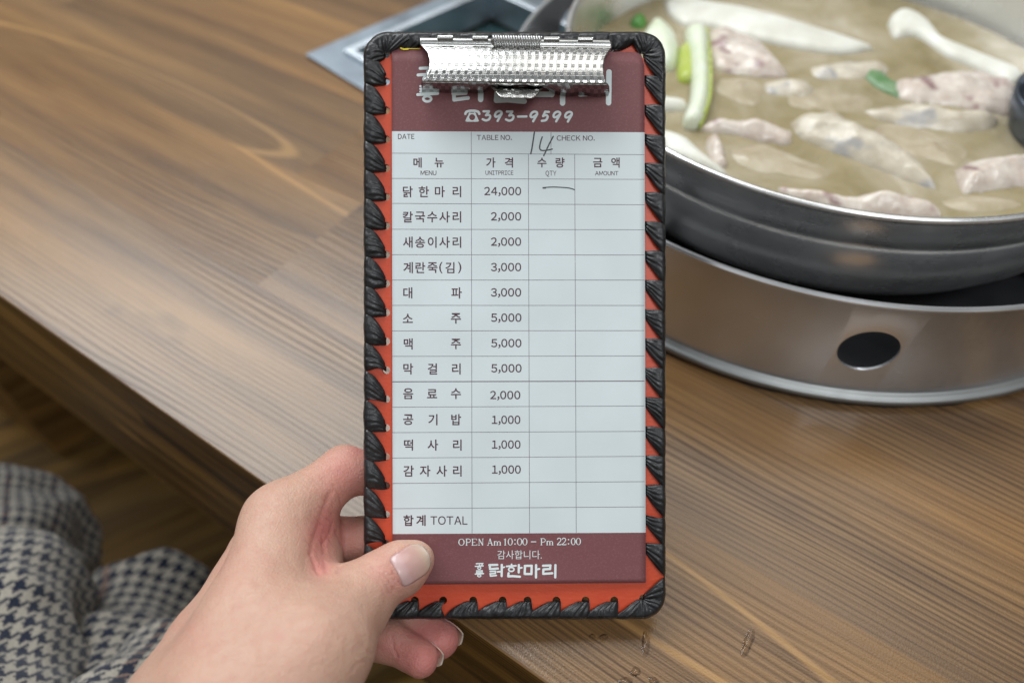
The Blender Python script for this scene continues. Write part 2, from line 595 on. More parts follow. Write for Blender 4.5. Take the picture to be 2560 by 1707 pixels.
def water_material():
    m = Nodes('water')
    tr = m.n('ShaderNodeBsdfTransparent')
    tr.inputs[0].default_value = (0.92, 0.89, 0.85, 1)
    gl = m.n('ShaderNodeBsdfGlossy')
    gl.inputs['Roughness'].default_value = 0.03
    lw = m.n('ShaderNodeFresnel')
    lw.inputs[0].default_value = 1.33
    mx = m.n('ShaderNodeMixShader')
    m.l(lw.outputs[0], mx.inputs[0])
    m.l(tr.outputs[0], mx.inputs[1])
    m.l(gl.outputs[0], mx.inputs[2])
    m.l(mx.outputs[0], m.out.inputs[0])
    return m.mat


M['water'] = water_material()


# ------------------------------------------------------------------ setting: floor and dining table
def box_vf(x0, x1, y0, y1, z0, z1):
    v = [(x0, y0, z0), (x1, y0, z0), (x1, y1, z0), (x0, y1, z0), (x0, y0, z1), (x1, y0, z1), (x1, y1, z1), (x0, y1, z1)]
    f = [(0, 3, 2, 1), (4, 5, 6, 7), (0, 1, 5, 4), (1, 2, 6, 5), (2, 3, 7, 6), (3, 0, 4, 7)]
    return v, f


def bevel_obj(o, w, seg=2):
    b = o.modifiers.new('bevel', 'BEVEL')
    b.width = w
    b.segments = seg
    b.limit_method = 'ANGLE'
    return o


def box(name, x0, x1, y0, y1, z0, z1, mat, parent=None, bev=0.0):
    v, f = box_vf(x0, x1, y0, y1, z0, z1)
    o = mesh_obj(name, v, f, mat, parent, smooth=False)
    if bev:
        bevel_obj(o, bev)
    return o


AZ = -math.radians(34.387)
E0 = Vector((-0.1093, 0.1714, 0.0))

fl = box('floor', -2.5, 2.5, -2.0, 3.0, -0.05, 0.0, M['floorwood'])
fl.location = (0, 0.4, -0.72)
fl.rotation_euler = (0, 0, AZ + math.radians(62))
meta(fl, kind='structure')

table = empty('dining_table', E0, (0, 0, AZ))
meta(table, 'brown wood grain restaurant table with a dark wooden apron', 'table')


def tray_corner():
    return on_z(765, 143, 0.0)


def table_top():
    """slab with a cut-out for the inset steel tray: grid of faces around the hole"""
    inv = (Matrix.Translation(E0) @ Matrix.Rotation(AZ, 4, 'Z')).inverted()
    x0, x1, y0, y1, z0, z1 = -1.15, 0.95, 0.0, 0.80, -0.045, 0.0
    cu = bpy.data.curves.new('slab', 'CURVE')
    cu.dimensions = '2D'
    cu.fill_mode = 'BOTH'
    cu.extrude = (z1 - z0) / 2 - 0.0009
    cu.bevel_depth = 0.0009
    cu.bevel_resolution = 2
    cu.offset = -0.0009

    def spl(pts):
        s = cu.splines.new('POLY')
        s.points.add(len(pts) - 1)
        for p, q in zip(s.points, pts):
            p.co = (q[0], q[1], 0, 1)
        s.use_cyclic_u = True
    spl([(x0, y0), (x1, y0), (x1, y1), (x0, y1)])
    hole = []
    for w in TRAY_HOLE:
        q = inv @ Vector((w[0], w[1], 0))
        hole.append((q.x, q.y))
    spl(hole)
    t = bpy.data.objects.new('slab', cu)
    COL.objects.link(t)
    dg = bpy.context.evaluated_depsgraph_get()
    me = bpy.data.meshes.new_from_object(t.evaluated_get(dg))
    me.transform(Matrix.Translation((0, 0, (z0 + z1) / 2)))
    bpy.data.objects.remove(t)
    me.materials.clear()
    me.materials.append(M['table'])
    o = bpy.data.objects.new('tabletop', me)
    link(o, table)
    # front edge faces take the edge material
    me.materials.append(M['apron'])
    for p in me.polygons:
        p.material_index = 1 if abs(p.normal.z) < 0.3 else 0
    return o


# inset tray frame (rotated a little against the table grain)
TA = math.radians(45.0)
t1 = Vector((math.cos(TA), math.sin(TA), 0))
t2 = Vector((math.sin(TA), -math.cos(TA), 0))
T0 = tray_corner()
TL1, TL2 = 0.205, 0.190
TRAY_HOLE = [T0 + t1 * a + t2 * b for a, b in ((0.02, 0.02), (TL1 - 0.02, 0.02), (TL1 - 0.02, TL2 - 0.02), (0.02, TL2 - 0.02))]
table_top()
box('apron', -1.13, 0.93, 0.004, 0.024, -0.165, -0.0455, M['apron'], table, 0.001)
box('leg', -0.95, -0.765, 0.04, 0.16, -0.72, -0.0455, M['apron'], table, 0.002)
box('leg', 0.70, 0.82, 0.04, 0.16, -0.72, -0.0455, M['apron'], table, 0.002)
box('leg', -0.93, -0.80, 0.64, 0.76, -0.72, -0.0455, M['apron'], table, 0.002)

# ------------------------------------------------------------------ inset steel tray behind the clipboard
tray = empty('inset_tray', T0, (0, 0, TA))
meta(tray, 'grey steel tray with dark teal recess set into the tabletop behind the clipboard', 'tray')


def ring_rect(name, outer, inner, z0, z1, mat, parent, bev=0.0008):
    (ax0, ax1, ay0, ay1), (bx0, bx1, by0, by1) = outer, inner
    v, f = [], []
    for z in (z0, z1):
        v += [(ax0, ay0, z), (ax1, ay0, z), (ax1, ay1, z), (ax0, ay1, z), (bx0, by0, z), (bx1, by0, z), (bx1, by1, z), (bx0, by1, z)]
    for i in range(4):
        j = (i + 1) % 4
        f += [(i, j, 4 + j, 4 + i), (8 + i, 12 + i, 12 + j, 8 + j), (i, 8 + i, 8 + j, j), (4 + i, 4 + j, 12 + j, 12 + i)]
    o = mesh_obj(name, v, f, mat, parent, smooth=False)
    bm = bmesh.new()
    bm.from_mesh(o.data)
    bmesh.ops.recalc_face_normals(bm, faces=bm.faces)
    bm.to_mesh(o.data)
    bm.free()
    return bevel_obj(o, bev)


ring_rect('flange', (0, TL1, -TL2, 0), (0.022, TL1 - 0.022, -TL2 + 0.022, -0.022), 0.0004, 0.0028, M['traysteel'], tray)
ring_rect('raised_lip', (0.022, TL1 - 0.022, -TL2 + 0.022, -0.0222), (0.0285, TL1 - 0.0285, -TL2 + 0.0285, -0.0285), -0.02, 0.0065, M['lipsteel'], tray)
box('recess', 0.0286, TL1 - 0.0286, -TL2 + 0.0286, -0.0286, -0.03, -0.022, M['tealdark'], tray, 0.001)


# ------------------------------------------------------------------ lathe helper
def lathe(name, prof, mat, parent=None, seg=160, closed=False, a0=0.0, a1=2 * math.pi, jitter=None):
    full = abs(a1 - a0 - 2 * math.pi) < 1e-6
    n = seg if full else seg + 1
    v, f = [], []
    for i in range(n):
        a = a0 + (a1 - a0) * i / seg
        for k, (r, z) in enumerate(prof):
            dr = jitter(a, k) if jitter else 0.0
            v.append(((r + dr) * math.cos(a), (r + dr) * math.sin(a), z))
    K = len(prof)
    for i in range(seg):
        j = (i + 1) % n
        for k in range(K if closed else K - 1):
            k2 = (k + 1) % K
            f.append((i * K + k, j * K + k, j * K + k2, i * K + k2))
    return mesh_obj(name, v, f, mat, parent)


def auto_smooth(o, ang=35):
    me = o.data
    bm = bmesh.new()
    bm.from_mesh(me)
    for e in bm.edges:
        if len(e.link_faces) == 2 and e.calc_face_angle(0) > math.radians(ang):
            e.smooth = False
    bm.to_mesh(me)
    bm.free()
    return o


# ------------------------------------------------------------------ burner with its wind shield
PC = Vector((0.19373, 0.41415, 0.0))
burner = empty('table_burner', PC)
meta(burner, 'round brushed steel burner surround with an air hole, standing on the table under the pot', 'burner')
R1, H1 = 0.1947, 0.068
shield = lathe('wind_shield', [(R1 - 0.0012, 0.0085), (R1, 0.0085), (R1, H1 - 0.0030), (R1 + 0.0010, H1 - 0.0018), (R1 + 0.0012, H1 - 0.0004),
                               (R1 + 0.0004, H1 + 0.0006), (R1 - 0.0010, H1 + 0.0004), (R1 - 0.0018, H1 - 0.0008), (R1 - 0.0014, H1 - 0.0030)],
               M['steel'], burner, 220, closed=True)
cutters = []
for k in range(6):
    a = math.radians(-98.6 + 60 * k)
    bm = bmesh.new()
    bmesh.ops.create_cone(bm, cap_ends=True, segments=48, radius1=0.0135, radius2=0.0135, depth=0.06,
                          matrix=Matrix.Translation((R1 * math.cos(a), R1 * math.sin(a), 0.0375)) @ Matrix.Rotation(a, 4, 'Z') @ Matrix.Rotation(math.pi / 2, 4, 'Y'))
    me = bpy.data.meshes.new('cut')
    bm.to_mesh(me)
    bm.free()
    c = link(bpy.data.objects.new('cut', me))
    c.location = PC
    md = shield.modifiers.new('b', 'BOOLEAN')
    md.operation = 'DIFFERENCE'
    md.object = c
    md.solver = 'EXACT'
    cutters.append(c)
bpy.context.view_layer.update()
me = bpy.data.meshes.new_from_object(shield.evaluated_get(bpy.context.evaluated_depsgraph_get()))
shield.modifiers.clear()
shield.data = me
me.materials.clear()
me.materials.append(M['steel'])
for c in cutters:
    bpy.data.objects.remove(c)
auto_smooth(shield, 40)
lathe('base_flange', [(R1 - 0.006, 0.0024), (R1 + 0.0032, 0.0024), (R1 + 0.0042, 0.0036), (R1 + 0.0042, 0.0052), (R1 + 0.0030, 0.0064), (R1 + 0.0012, 0.0062),
                      (R1 + 0.0010, 0.0078), (R1 - 0.006, 0.0080)], M['dullsteel'], burner, 220, closed=True)
lathe('gasket', [(R1 - 0.01, 0.0005), (R1 + 0.0028, 0.0005), (R1 + 0.0030, 0.0022), (R1 - 0.01, 0.0022)], M['black'], burner, 260, closed=True,
      jitter=lambda a, k: 0.0016 * noise.noise(Vector((math.cos(a) * 11, math.sin(a) * 11, 0))) if k in (1, 2) else 0)
lathe('burner_pan', [(0.0005, 0.006), (0.12, 0.006), (R1 - 0.0062, 0.0095)], M['iron'], burner, 96)
lathe('burner_head', [(0.025, 0.0085), (0.055, 0.0085), (0.056, 0.017), (0.052, 0.0185), (0.028, 0.0185), (0.025, 0.017)], M['iron'], burner, 64, closed=True)
for k in range(4):
    a = math.radians(-50 + 90 * k)
    tv = box('pot_support', 0.06, 0.19, -0.003, 0.003, 0.0100, 0.0205, M['iron'], burner, 0.001)
    tv.rotation_euler = (0, 0, a)

# ------------------------------------------------------------------ cooking pot, broth and what floats in it
pot = empty('cooking_pot', PC)
meta(pot, 'wide stainless steel cooking pot with a rolled rim sitting on the burner', 'pot')
RP = 0.1610
prof = [(0.0005, 0.0215), (0.115, 0.0215), (0.135, 0.0235), (0.1485, 0.030), (0.1560, 0.040), (0.1594, 0.052), (0.1603, 0.0672)]
prof += [(0.1596, 0.0690), (0.1592, 0.0698), (0.1597, 0.0706), (0.1606, 0.0716), (0.1607, 0.0850)]
prof += [(0.1608, 0.0862), (0.1622, 0.0868), (0.1627, 0.0880), (0.1624, 0.0892), (0.1613, 0.0899), (0.1598, 0.0896), (0.1589, 0.0884), (0.1586, 0.0860),
         (0.1580, 0.0700), (0.1572, 0.055), (0.150, 0.042), (0.13, 0.027), (0.0005, 0.0245)]
lathe('pot_body', prof, M['potsteel'], pot, 220)


def tube(name, pts, r, mat, parent=None, seg=14, caps=True):
    pts = [Vector(p) for p in pts]
    v, f = [], []
    n = len(pts)
    ref = Vector((0, 0, 1))
    for i, p in enumerate(pts):
        t = (pts[min(i + 1, n - 1)] - pts[max(i - 1, 0)]).normalized()
        if abs(t.dot(ref)) > 0.95:
            ref = Vector((1, 0, 0))
        a = t.cross(ref).normalized()
        b = t.cross(a)
        rr = r(i / (n - 1)) if callable(r) else r
        for k in range(seg):
            an = 2 * math.pi * k / seg
            v.append(p + a * (rr * math.cos(an)) + b * (rr * math.sin(an)))
    for i in range(n - 1):
        for k in range(seg):
            k2 = (k + 1) % seg
            f.append((i * seg + k, i * seg + k2, (i + 1) * seg + k2, (i + 1) * seg + k))
    if caps:
        f.append(tuple(range(seg)))
        f.append(tuple(reversed(range((n - 1) * seg, n * seg))))
    return mesh_obj(name, v, f, mat, parent)


def smooth_path(pts, n=8):
    pts = [Vector(p) for p in pts]
    out = []
    for i in range(len(pts) - 1):
        p0, p1, p2, p3 = pts[max(i - 1, 0)], pts[i], pts[i + 1], pts[min(i + 2, len(pts) - 1)]
        for k in range(n):
            t = k / n
            out.append(0.5 * ((2 * p1) + (p2 - p0) * t + (2 * p0 - 5 * p1 + 4 * p2 - p3) * t * t + (3 * p1 - p0 - 3 * p2 + p3) * t ** 3))
    out.append(pts[-1])
    return out


def pol(r, deg, z):
    a = math.radians(deg)
    return (r * math.cos(a), r * math.sin(a), z)


ZB = 0.053
br = lathe('broth', [(0.0003, ZB), (0.03, ZB), (0.07, ZB), (0.11, ZB), (0.145, ZB), (0.153, ZB + 0.0002), (0.1566, ZB + 0.0010)], M['broth'], None, 160)
br.location = PC
meta(br, 'cloudy pale brown chicken broth filling the pot', 'broth')


def inflate(name, outline, h, mats, label, cat, group=None, z0=None, depth=0.006, rim=0.006, lump=0.0, freq=60, step=0.0024, src=True, tilt=None, flat=0.5, grow=1.14):
    """a solid floating piece: outline on the broth plane, domed upper face, skirt reaching below the surface"""
    z0 = (ZB - (0.22 * h if lump else 0)) if z0 is None else z0
    P = [Vector(p) for p in smooth_path([(x, y, 0) for x, y in outline] + [(*outline[0], 0)], 8)][:-1]
    if lump:
        mx_, my_ = sum(p.x for p in P) / len(P), sum(p.y for p in P) / len(P)
        P = [Vector((mx_ + (p.x - mx_) * grow + 5 * noise.noise(Vector((p.x * 0.03, p.y * 0.03, 1))), my_ + (p.y - my_) * grow + 5 * noise.noise(Vector((p.x * 0.03, p.y * 0.03, 9))), 0)) for p in P]
    W = [on_z(p.x, p.y, z0 + h * 0.4) for p in P]
    c = sum(W, Vector()) / len(W)
    B = np.array([[w.x - c.x, w.y - c.y] for w in W])
    # resample boundary
    seg = np.linalg.norm(np.roll(B, -1, 0) - B, axis=1)
    tot = seg.sum()
    nb = max(16, int(tot / step))
    cum = np.concatenate([[0], np.cumsum(seg)])
    q = np.linspace(0, tot, nb, endpoint=False)
    Bc = np.vstack([B, B[:1]])
    B = np.stack([np.interp(q, cum, Bc[:, 0]), np.interp(q, cum, Bc[:, 1])], 1)
    lo, hi = B.min(0), B.max(0)
    gx, gy = np.meshgrid(np.arange(lo[0], hi[0], step), np.arange(lo[1], hi[1], step))
    G = np.stack([gx.ravel(), gy.ravel()], 1)
    x1, y1 = B[:, 0], B[:, 1]
    x2, y2 = np.roll(x1, -1), np.roll(y1, -1)
    ins = np.zeros(len(G), bool)
    for a, b, c2, d2 in zip(x1, y1, x2, y2):
        cond = ((b > G[:, 1]) != (d2 > G[:, 1]))
        with np.errstate(divide='ignore', invalid='ignore'):
            xs = (c2 - a) * (G[:, 1] - b) / (d2 - b) + a
        ins ^= cond & (G[:, 0] < xs)
    D = np.sqrt(((G[:, None, :] - B[None]) ** 2).sum(2)).min(1)
    G, D = G[ins & (D > step * 0.6)], D[ins & (D > step * 0.6)]
    pts = [Vector(p) for p in B] + [Vector(p) for p in G]
    edges = [(i, (i + 1) % nb) for i in range(nb)]
    vv, _, ff, _, _, _ = delaunay_2d_cdt(pts, edges, [], 1, 1e-7)
    A = np.array([[p.x, p.y] for p in vv])
    DD = np.sqrt(((A[:, None, :] - B[None]) ** 2).sum(2)).min(1)
    s = random.random() * 50
    t = np.clip(DD / rim, 0, 1)
    z = h * (flat * np.sqrt(np.clip(1 - (1 - t) ** 2, 0, 1)) + (1 - flat) * np.clip(DD / max(DD.max(), 1e-6), 0, 1) ** 0.8)
    verts = []
    for (x, y), zz, tt in zip(A, z, t):
        nz = 0.6 * lump * (noise.fractal(Vector((x * freq + s, y * freq, s)), 1.0, 2.0, 3) + 0.22 * noise.fractal(Vector((x * freq * 4 + s, y * freq * 4, s)), 1.0, 2.0, 3)) * tt - (lump * 0.25 if lump else 0)
        verts.append((x, y, zz + nz))
    faces = [tuple(f) for f in ff]
    nb0 = len(verts)
    # skirt
    bidx = list(range(nb))
    lowi = []
    for i in bidx:
        x, y, zz = verts[i]
        verts.append((x * 0.97, y * 0.97, -depth))
        lowi.append(len(verts) - 1)
    for i in range(nb):
        j = (i + 1) % nb
        faces.append((i, lowi[i], lowi[j], j))
    o = mesh_obj(name, verts, faces, mats)
    bm = bmesh.new()
    bm.from_mesh(o.data)
    bmesh.ops.recalc_face_normals(bm, faces=bm.faces)
    bm.to_mesh(o.data)
    bm.free()
    o.location = (c.x, c.y, z0)
    if tilt:
        o.rotation_euler = tilt
    meta(o, label, cat, group)
    return o


def cz(*pts):
    """points read in the enlarged view of the pot"""
    return [(1400 + x * 0.4932, y * 0.4932) for x, y in pts]


inflate('mushroom_slice', cz((530, 0), (620, -25), (760, 5), (920, 30), (1080, 70), (1220, 110), (1400, 165), (1570, 222), (1580, 240), (1440, 262), (1300, 250), (1130, 220),
                             (1000, 190), (860, 150), (740, 122), (640, 122), (560, 70)), 0.006, M['mushroom'],
        'long pale king oyster mushroom slice lying across the upper part of the broth', 'mushroom', 'mushroom slices in the pot')
inflate('mushroom_slice', cz((1665, 115), (1690, 60), (1730, 42), (1790, 52), (1850, 85), (1905, 135), (1950, 190), (2060, 235), (2180, 285), (2330, 345), (2352, 385), (2290, 412),
                             (2180, 365), (2080, 320), (1960, 270), (1870, 205), (1810, 175), (1760, 172), (1700, 180)), 0.006, M['mushroom'],
        'white mushroom slice with its flared cap, by the far right wall of the pot', 'mushroom', 'mushroom slices in the pot')
inflate('mushroom_slice', cz((400, 480), (520, 488), (600, 500), (645, 515), (630, 545), (540, 550), (420, 540)), 0.006, M['mushroom'],
        'small pale mushroom tip just right of the clipboard in the broth', 'mushroom', 'mushroom slices in the pot')
inflate('mushroom_slice', cz((470, 640), (540, 662), (640, 695), (720, 765), (800, 830), (860, 880), (760, 868), (640, 822), (520, 760)), 0.008, M['mushroom'],
        'pale mushroom slice pressed against the near rim beside the clipboard', 'mushroom', 'mushroom slices in the pot')
leek = inflate('spring_onion_stalk', cz((640, 132), (740, 130), (755, 250), (762, 400), (752, 500), (715, 600), (632, 592), (660, 500), (672, 400), (665, 260)), 0.006, M['onionwhite'],
               'white spring onion stalk with a green edge standing across the broth', 'spring onion', 'spring onion pieces in the pot', z0=ZB + 0.005, depth=0.008)
g = inflate('green_edge', cz((742, 130), (752, 132), (770, 260), (776, 400), (766, 505), (727, 605), (712, 602), (748, 500), (756, 400), (752, 250)), 0.004, M['onionyellow'],
            None, None, z0=ZB + 0.005, depth=0.008, step=0.0015, rim=0.003)
g.location = g.location - leek.location
g.parent = leek
inflate('spring_onion_stalk', cz((410, 180), (470, 95), (530, 110), (600, 190), (600, 290), (560, 335), (480, 310)), 0.010, M['onionwhite'],
        'broad white spring onion piece behind the upper right corner of the clipboard', 'spring onion', 'spring onion pieces in the pot', depth=0.010)
inflate('spring_onion_leaf', cz((600, 235), (650, 210), (690, 260), (690, 390), (600, 392)), 0.006, M['onionyellow'],
        'yellow green spring onion leaf tucked beside the white stalk', 'spring onion', 'spring onion pieces in the pot')
inflate('spring_onion_leaf', cz((355, 95), (400, 72), (445, 95), (420, 130), (365, 122)), 0.006, M['oniongreen'],
        'small bright green spring onion piece by the far left wall of the pot', 'spring onion', 'spring onion pieces in the pot')
inflate('spring_onion_leaf', cz((1545, 385), (1560, 340), (1600, 352), (1640, 358), (1690, 405), (1738, 415), (1720, 450), (1735, 495), (1690, 478), (1650, 462), (1610, 440), (1590, 428)), 0.0028, M['leafgreen'],
        'dark green spring onion leaf floating in the middle of the broth', 'spring onion', 'spring onion pieces in the pot')
GC = 'chicken pieces in the pot'
inflate('chicken_piece', cz((765, 160), (830, 140), (930, 165), (1010, 205), (1090, 270), (1145, 345), (1120, 372), (980, 365), (850, 345), (770, 290)), 0.014, M['chicken'],
        'pink and white chicken piece just right of the spring onion stalk', 'chicken', GC, lump=0.006, freq=55, rim=0.012)
inflate('chicken_piece', cz((1725, 430), (1740, 400), (1850, 385), (1980, 365), (2120, 368), (2240, 400), (2300, 460), (2270, 560), (2130, 545), (1960, 520), (1800, 500), (1740, 470)), 0.013,
        M['chicken'], 'pink chicken piece under the flared mushroom slice at the right', 'chicken', GC, lump=0.006, freq=50, rim=0.012)
inflate('chicken_piece', cz((1200, 620), (1260, 590), (1340, 580), (1440, 600), (1540, 645), (1650, 690), (1760, 760), (1850, 840), (1895, 925), (1800, 905), (1650, 850), (1500, 790),
                            (1380, 745), (1270, 700)), 0.016, M['chickenskin'], 'large skin covered chicken piece in the middle of the near broth', 'chicken', GC, lump=0.007, freq=60, rim=0.014)
inflate('chicken_piece', cz((700, 640), (800, 605), (960, 612), (1140, 640), (1150, 720), (1020, 710), (880, 675), (760, 665)), 0.010, M['chicken'],
        'thin ragged chicken strip below the spring onion stalk', 'chicken', GC, lump=0.006, freq=70, rim=0.008)
inflate('chicken_piece', cz((740, 700), (800, 690), (840, 760), (850, 830), (790, 830), (745, 770)), 0.008, M['chicken'],
        'small ragged chicken scrap next to the mushroom slice at the near rim', 'chicken', GC, lump=0.006, freq=90, rim=0.006)
inflate('chicken_piece', cz((2020, 850), (2080, 815), (2180, 800), (2300, 790), (2400, 810), (2420, 930), (2300, 930), (2150, 960), (2060, 950)), 0.014, M['chicken'],
        'ragged chicken piece at the right edge near the rim', 'chicken', GC, lump=0.008, freq=75, rim=0.010)
inflate('chicken_piece', cz((1560, 560), (1680, 530), (1850, 525), (1960, 560), (2080, 560), (2200, 590), (2180, 640), (2000, 660), (1830, 640), (1680, 610)), 0.009, M['chickenskin'],
        'pale chicken piece half sunk in the broth right of centre', 'chicken', GC, lump=0.006, freq=60, rim=0.010)
inflate('chicken_piece', cz((1035, 420), (1120, 395), (1220, 400), (1290, 440), (1260, 490), (1140, 480), (1060, 465)), 0.007, M['chickenskin'],
        'small greyish chicken piece in the middle of the broth', 'chicken', GC, lump=0.005, freq=70, rim=0.008)
inflate('chicken_piece', cz((1120, 930), (1300, 960), (1460, 985), (1600, 975), (1760, 990), (1870, 1030), (1900, 1090), (1740, 1100), (1500, 1070), (1300, 1015), (1170, 970)), 0.012,
        M['chicken'], 'pinkish chicken piece along the near rim of the pot', 'chicken', GC, lump=0.006, freq=65, rim=0.010)
inflate('chicken_piece', cz((1280, 330), (1500, 300), (1640, 330), (1620, 380), (1400, 400), (1290, 380)), 0.005, M['chickenskin'],
        'sunken pale chicken piece below the tip of the long mushroom slice', 'chicken', GC, lump=0.005, freq=60, rim=0.008)

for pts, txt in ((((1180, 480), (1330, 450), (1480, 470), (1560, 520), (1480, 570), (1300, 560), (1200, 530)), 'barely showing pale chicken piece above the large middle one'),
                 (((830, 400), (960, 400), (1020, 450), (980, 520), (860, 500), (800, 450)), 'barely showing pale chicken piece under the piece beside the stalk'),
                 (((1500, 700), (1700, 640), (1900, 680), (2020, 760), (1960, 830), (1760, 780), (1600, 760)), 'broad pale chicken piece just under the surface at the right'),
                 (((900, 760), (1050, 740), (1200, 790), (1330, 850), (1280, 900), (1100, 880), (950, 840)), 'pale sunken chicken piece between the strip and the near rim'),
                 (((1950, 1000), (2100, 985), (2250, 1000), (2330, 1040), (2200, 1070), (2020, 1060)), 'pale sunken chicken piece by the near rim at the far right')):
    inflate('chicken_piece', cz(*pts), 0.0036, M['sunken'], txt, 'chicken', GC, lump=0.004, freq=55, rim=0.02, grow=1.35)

# utensil at the right edge
lad = empty('ladle', on_z(2712, 305, ZB + 0.01))
meta(lad, 'grey metal ladle dipping into the broth at the right edge', 'ladle')
lp = [(0.0005, -0.03), (0.02, -0.0275), (0.033, -0.016), (0.040, 0.002), (0.0415, 0.012), (0.040, 0.0125), (0.0385, 0.002), (0.031, -0.0145), (0.019, -0.025), (0.0005, -0.0275)]
lathe('bowl', lp, M['ladlesteel'], lad, 64)
tube('handle', smooth_path([(0.036, 0.012, 0.008), (0.055, 0.02, 0.03), (0.085, 0.032, 0.07), (0.12, 0.05, 0.11)], 8), 0.0038, M['ladlesteel'], lad)

# ------------------------------------------------------------------ board frame: clipboard and order pad share one plane
D = 0.287
YAW = math.radians(2.05)
BX = (RIGHT * math.cos(YAW) + FWD * math.sin(YAW)).normalized()
BY = UP.copy()
BZ = BX.cross(BY).normalized()
BO = CAM + ray(1283, 812) * D
BM = Matrix(((BX.x, BY.x, BZ.x, BO.x), (BX.y, BY.y, BZ.y, BO.y), (BX.z, BY.z, BZ.z, BO.z), (0, 0, 0, 1)))


def B(px, py, lift=0.0):
    """board coordinates (metres) of a point drawn on the sheet, lift = height above the sheet"""
    d = ray(px, py)
    t = ((BO - CAM).dot(BZ) + lift) / d.dot(BZ)
    q = CAM + d * t - BO
    return Vector((q.dot(BX), q.dot(BY), q.dot(BZ)))


clipboard = empty('clipboard')
clipboard.matrix_world = BM
meta(clipboard, 'orange leather clipboard with black laced leather edge and a silver spring clip, held upright', 'clipboard')

# outline of the board in sheet pixels
OX0, OX1, OY0, OY1, OR = 909.0, 1664.0, 80.0, 1547.0, 62.0
PITCH = 72.3


def outline_perimeter():
    """clockwise from the lower left corner, as (x, y, nx, ny) with n pointing inwards"""
    pts = []

    def line(x0, y0, x1, y1):
        L = math.hypot(x1 - x0, y1 - y0)
        dx, dy = (x1 - x0) / L, (y1 - y0) / L
        for k in range(int(L)):
            pts.append((x0 + dx * k, y0 + dy * k, -dy, dx))

    def arc(cx, cy, a0, a1):
        n = int(abs(a1 - a0) * OR)
        for k in range(n):
            a = a0 + (a1 - a0) * k / n
            pts.append((cx + OR * math.cos(a), cy + OR * math.sin(a), -math.cos(a), -math.sin(a)))
    line(OX0, OY1 - OR, OX0, OY0 + OR)
    arc(OX0 + OR, OY0 + OR, math.pi, 1.5 * math.pi)
    line(OX0 + OR, OY0, OX1 - OR, OY0)
    arc(OX1 - OR, OY0 + OR, 1.5 * math.pi, 2 * math.pi)
    line(OX1, OY0 + OR, OX1, OY1 - OR)
    arc(OX1 - OR, OY1 - OR, 0, 0.5 * math.pi)
    line(OX1 - OR, OY1, OX0 + OR, OY1)
    arc(OX0 + OR, OY1 - OR, 0.5 * math.pi, math.pi)
    return pts


PER = outline_perimeter()
NP = len(PER)
LEN_V = int(OY1 - OY0 - 2 * OR)
LEN_H = int(OX1 - OX0 - 2 * OR)
LEN_A = int(math.pi / 2 * OR)


def O(a):
    a = a % NP
    i = int(a)
    p, q = PER[i], PER[(i + 1) % NP]
    t = a - i
    return tuple(p[k] * (1 - t) + q[k] * t for k in range(4))


S_LEFT = 0
S_TOP = LEN_V + LEN_A
S_RIGHT = S_TOP + LEN_H + LEN_A
S_BOT = S_RIGHT + LEN_V + LEN_A
stitches = []       # (hole x, hole y, arc from, arc to, bow)
holes = []
for k in range(-1, 17):
    y = 276 + 72.15 * k
    if not (180 < y < OY1 - 75):
        continue
    holes.append((965.5, y))
    a = (OY1 - OR) - y
    stitches.append((965.5, y, a - 7, a + 72, 0.30))
for k in range(8):       # top edge
    x = 1010 + 74 * k
    holes.append((x, OY0 + 50))
    a = S_TOP + (x - OX0 - OR)
    stitches.append((x, OY0 + 50, a - 9, a + 78, 0.30))
for k in range(17):
    y = 199 + 73.0 * k
    if y > OY1 - 100:
        continue
    holes.append((1611, y))
    a = S_RIGHT + (y - OY0 - OR)
    stitches.append((1611, y, a - 6, a + 74, 0.10))
for x in (1535.5, 1464, 1391, 1319, 1256.5, 1183, 1108, 1037):
    holes.append((x, 1500))
    a = S_BOT + (OX1 - OR - x)
    stitches.append((x, 1500, a - 9, a + 74, 0.28))
# corners: several turns of the thong through one hole
for cx, cy, s0, n in ((OX0 + 56, OY0 + 56, S_LEFT + LEN_V - 22, 3), (OX1 - 56, OY0 + 56, S_TOP + LEN_H - 30, 4), (OX1 - 56, OY1 - 52, S_RIGHT + LEN_V - 40, 4),
                      (OX0 + 56, OY1 - 56, S_BOT + LEN_H - 22, 3)):
    holes.append((cx, cy))
    span = (LEN_A + 100) / n
    for k in range(n):
        stitches.append((cx, cy, s0 + span * k - 6, s0 + span * (k + 1) + 8, 0.10))


def board_panel():
    cu = bpy.data.curves.new('panel', 'CURVE')
    cu.dimensions = '2D'
    cu.fill_mode = 'BOTH'
    cu.extrude = 0.0012

    def spl(pts):
        s = cu.splines.new('POLY')
        s.points.add(len(pts) - 1)
        for p, q in zip(s.points, pts):
            p.co = (q.x, q.y, 0, 1)
        s.use_cyclic_u = True
    z = -0.0012
    spl([B(O(a)[0] + O(a)[2] * 5, O(a)[1] + O(a)[3] * 5, z) for a in np.linspace(0, NP, 240, endpoint=False)])
    for hx, hy in holes:
        r = 9.8
        spl([B(hx + r * math.cos(t), hy + r * math.sin(t), z) for t in np.linspace(0, 2 * math.pi, 20, endpoint=False)])
    t = bpy.data.objects.new('panel', cu)
    COL.objects.link(t)
    me = bpy.data.meshes.new_from_object(t.evaluated_get(bpy.context.evaluated_depsgraph_get()))
    bpy.data.objects.remove(t)
    me.transform(Matrix.Translation((0, 0, -0.0024)))
    me.materials.clear()
    me.materials.append(M['orange'])
    me.materials.append(M['black'])
    for p in me.polygons:
        p.material_index = 1 if p.center.z < -0.0030 else 0
    o = bpy.data.objects.new('backing_panel', me)
    return link(o, clipboard)


board_panel()


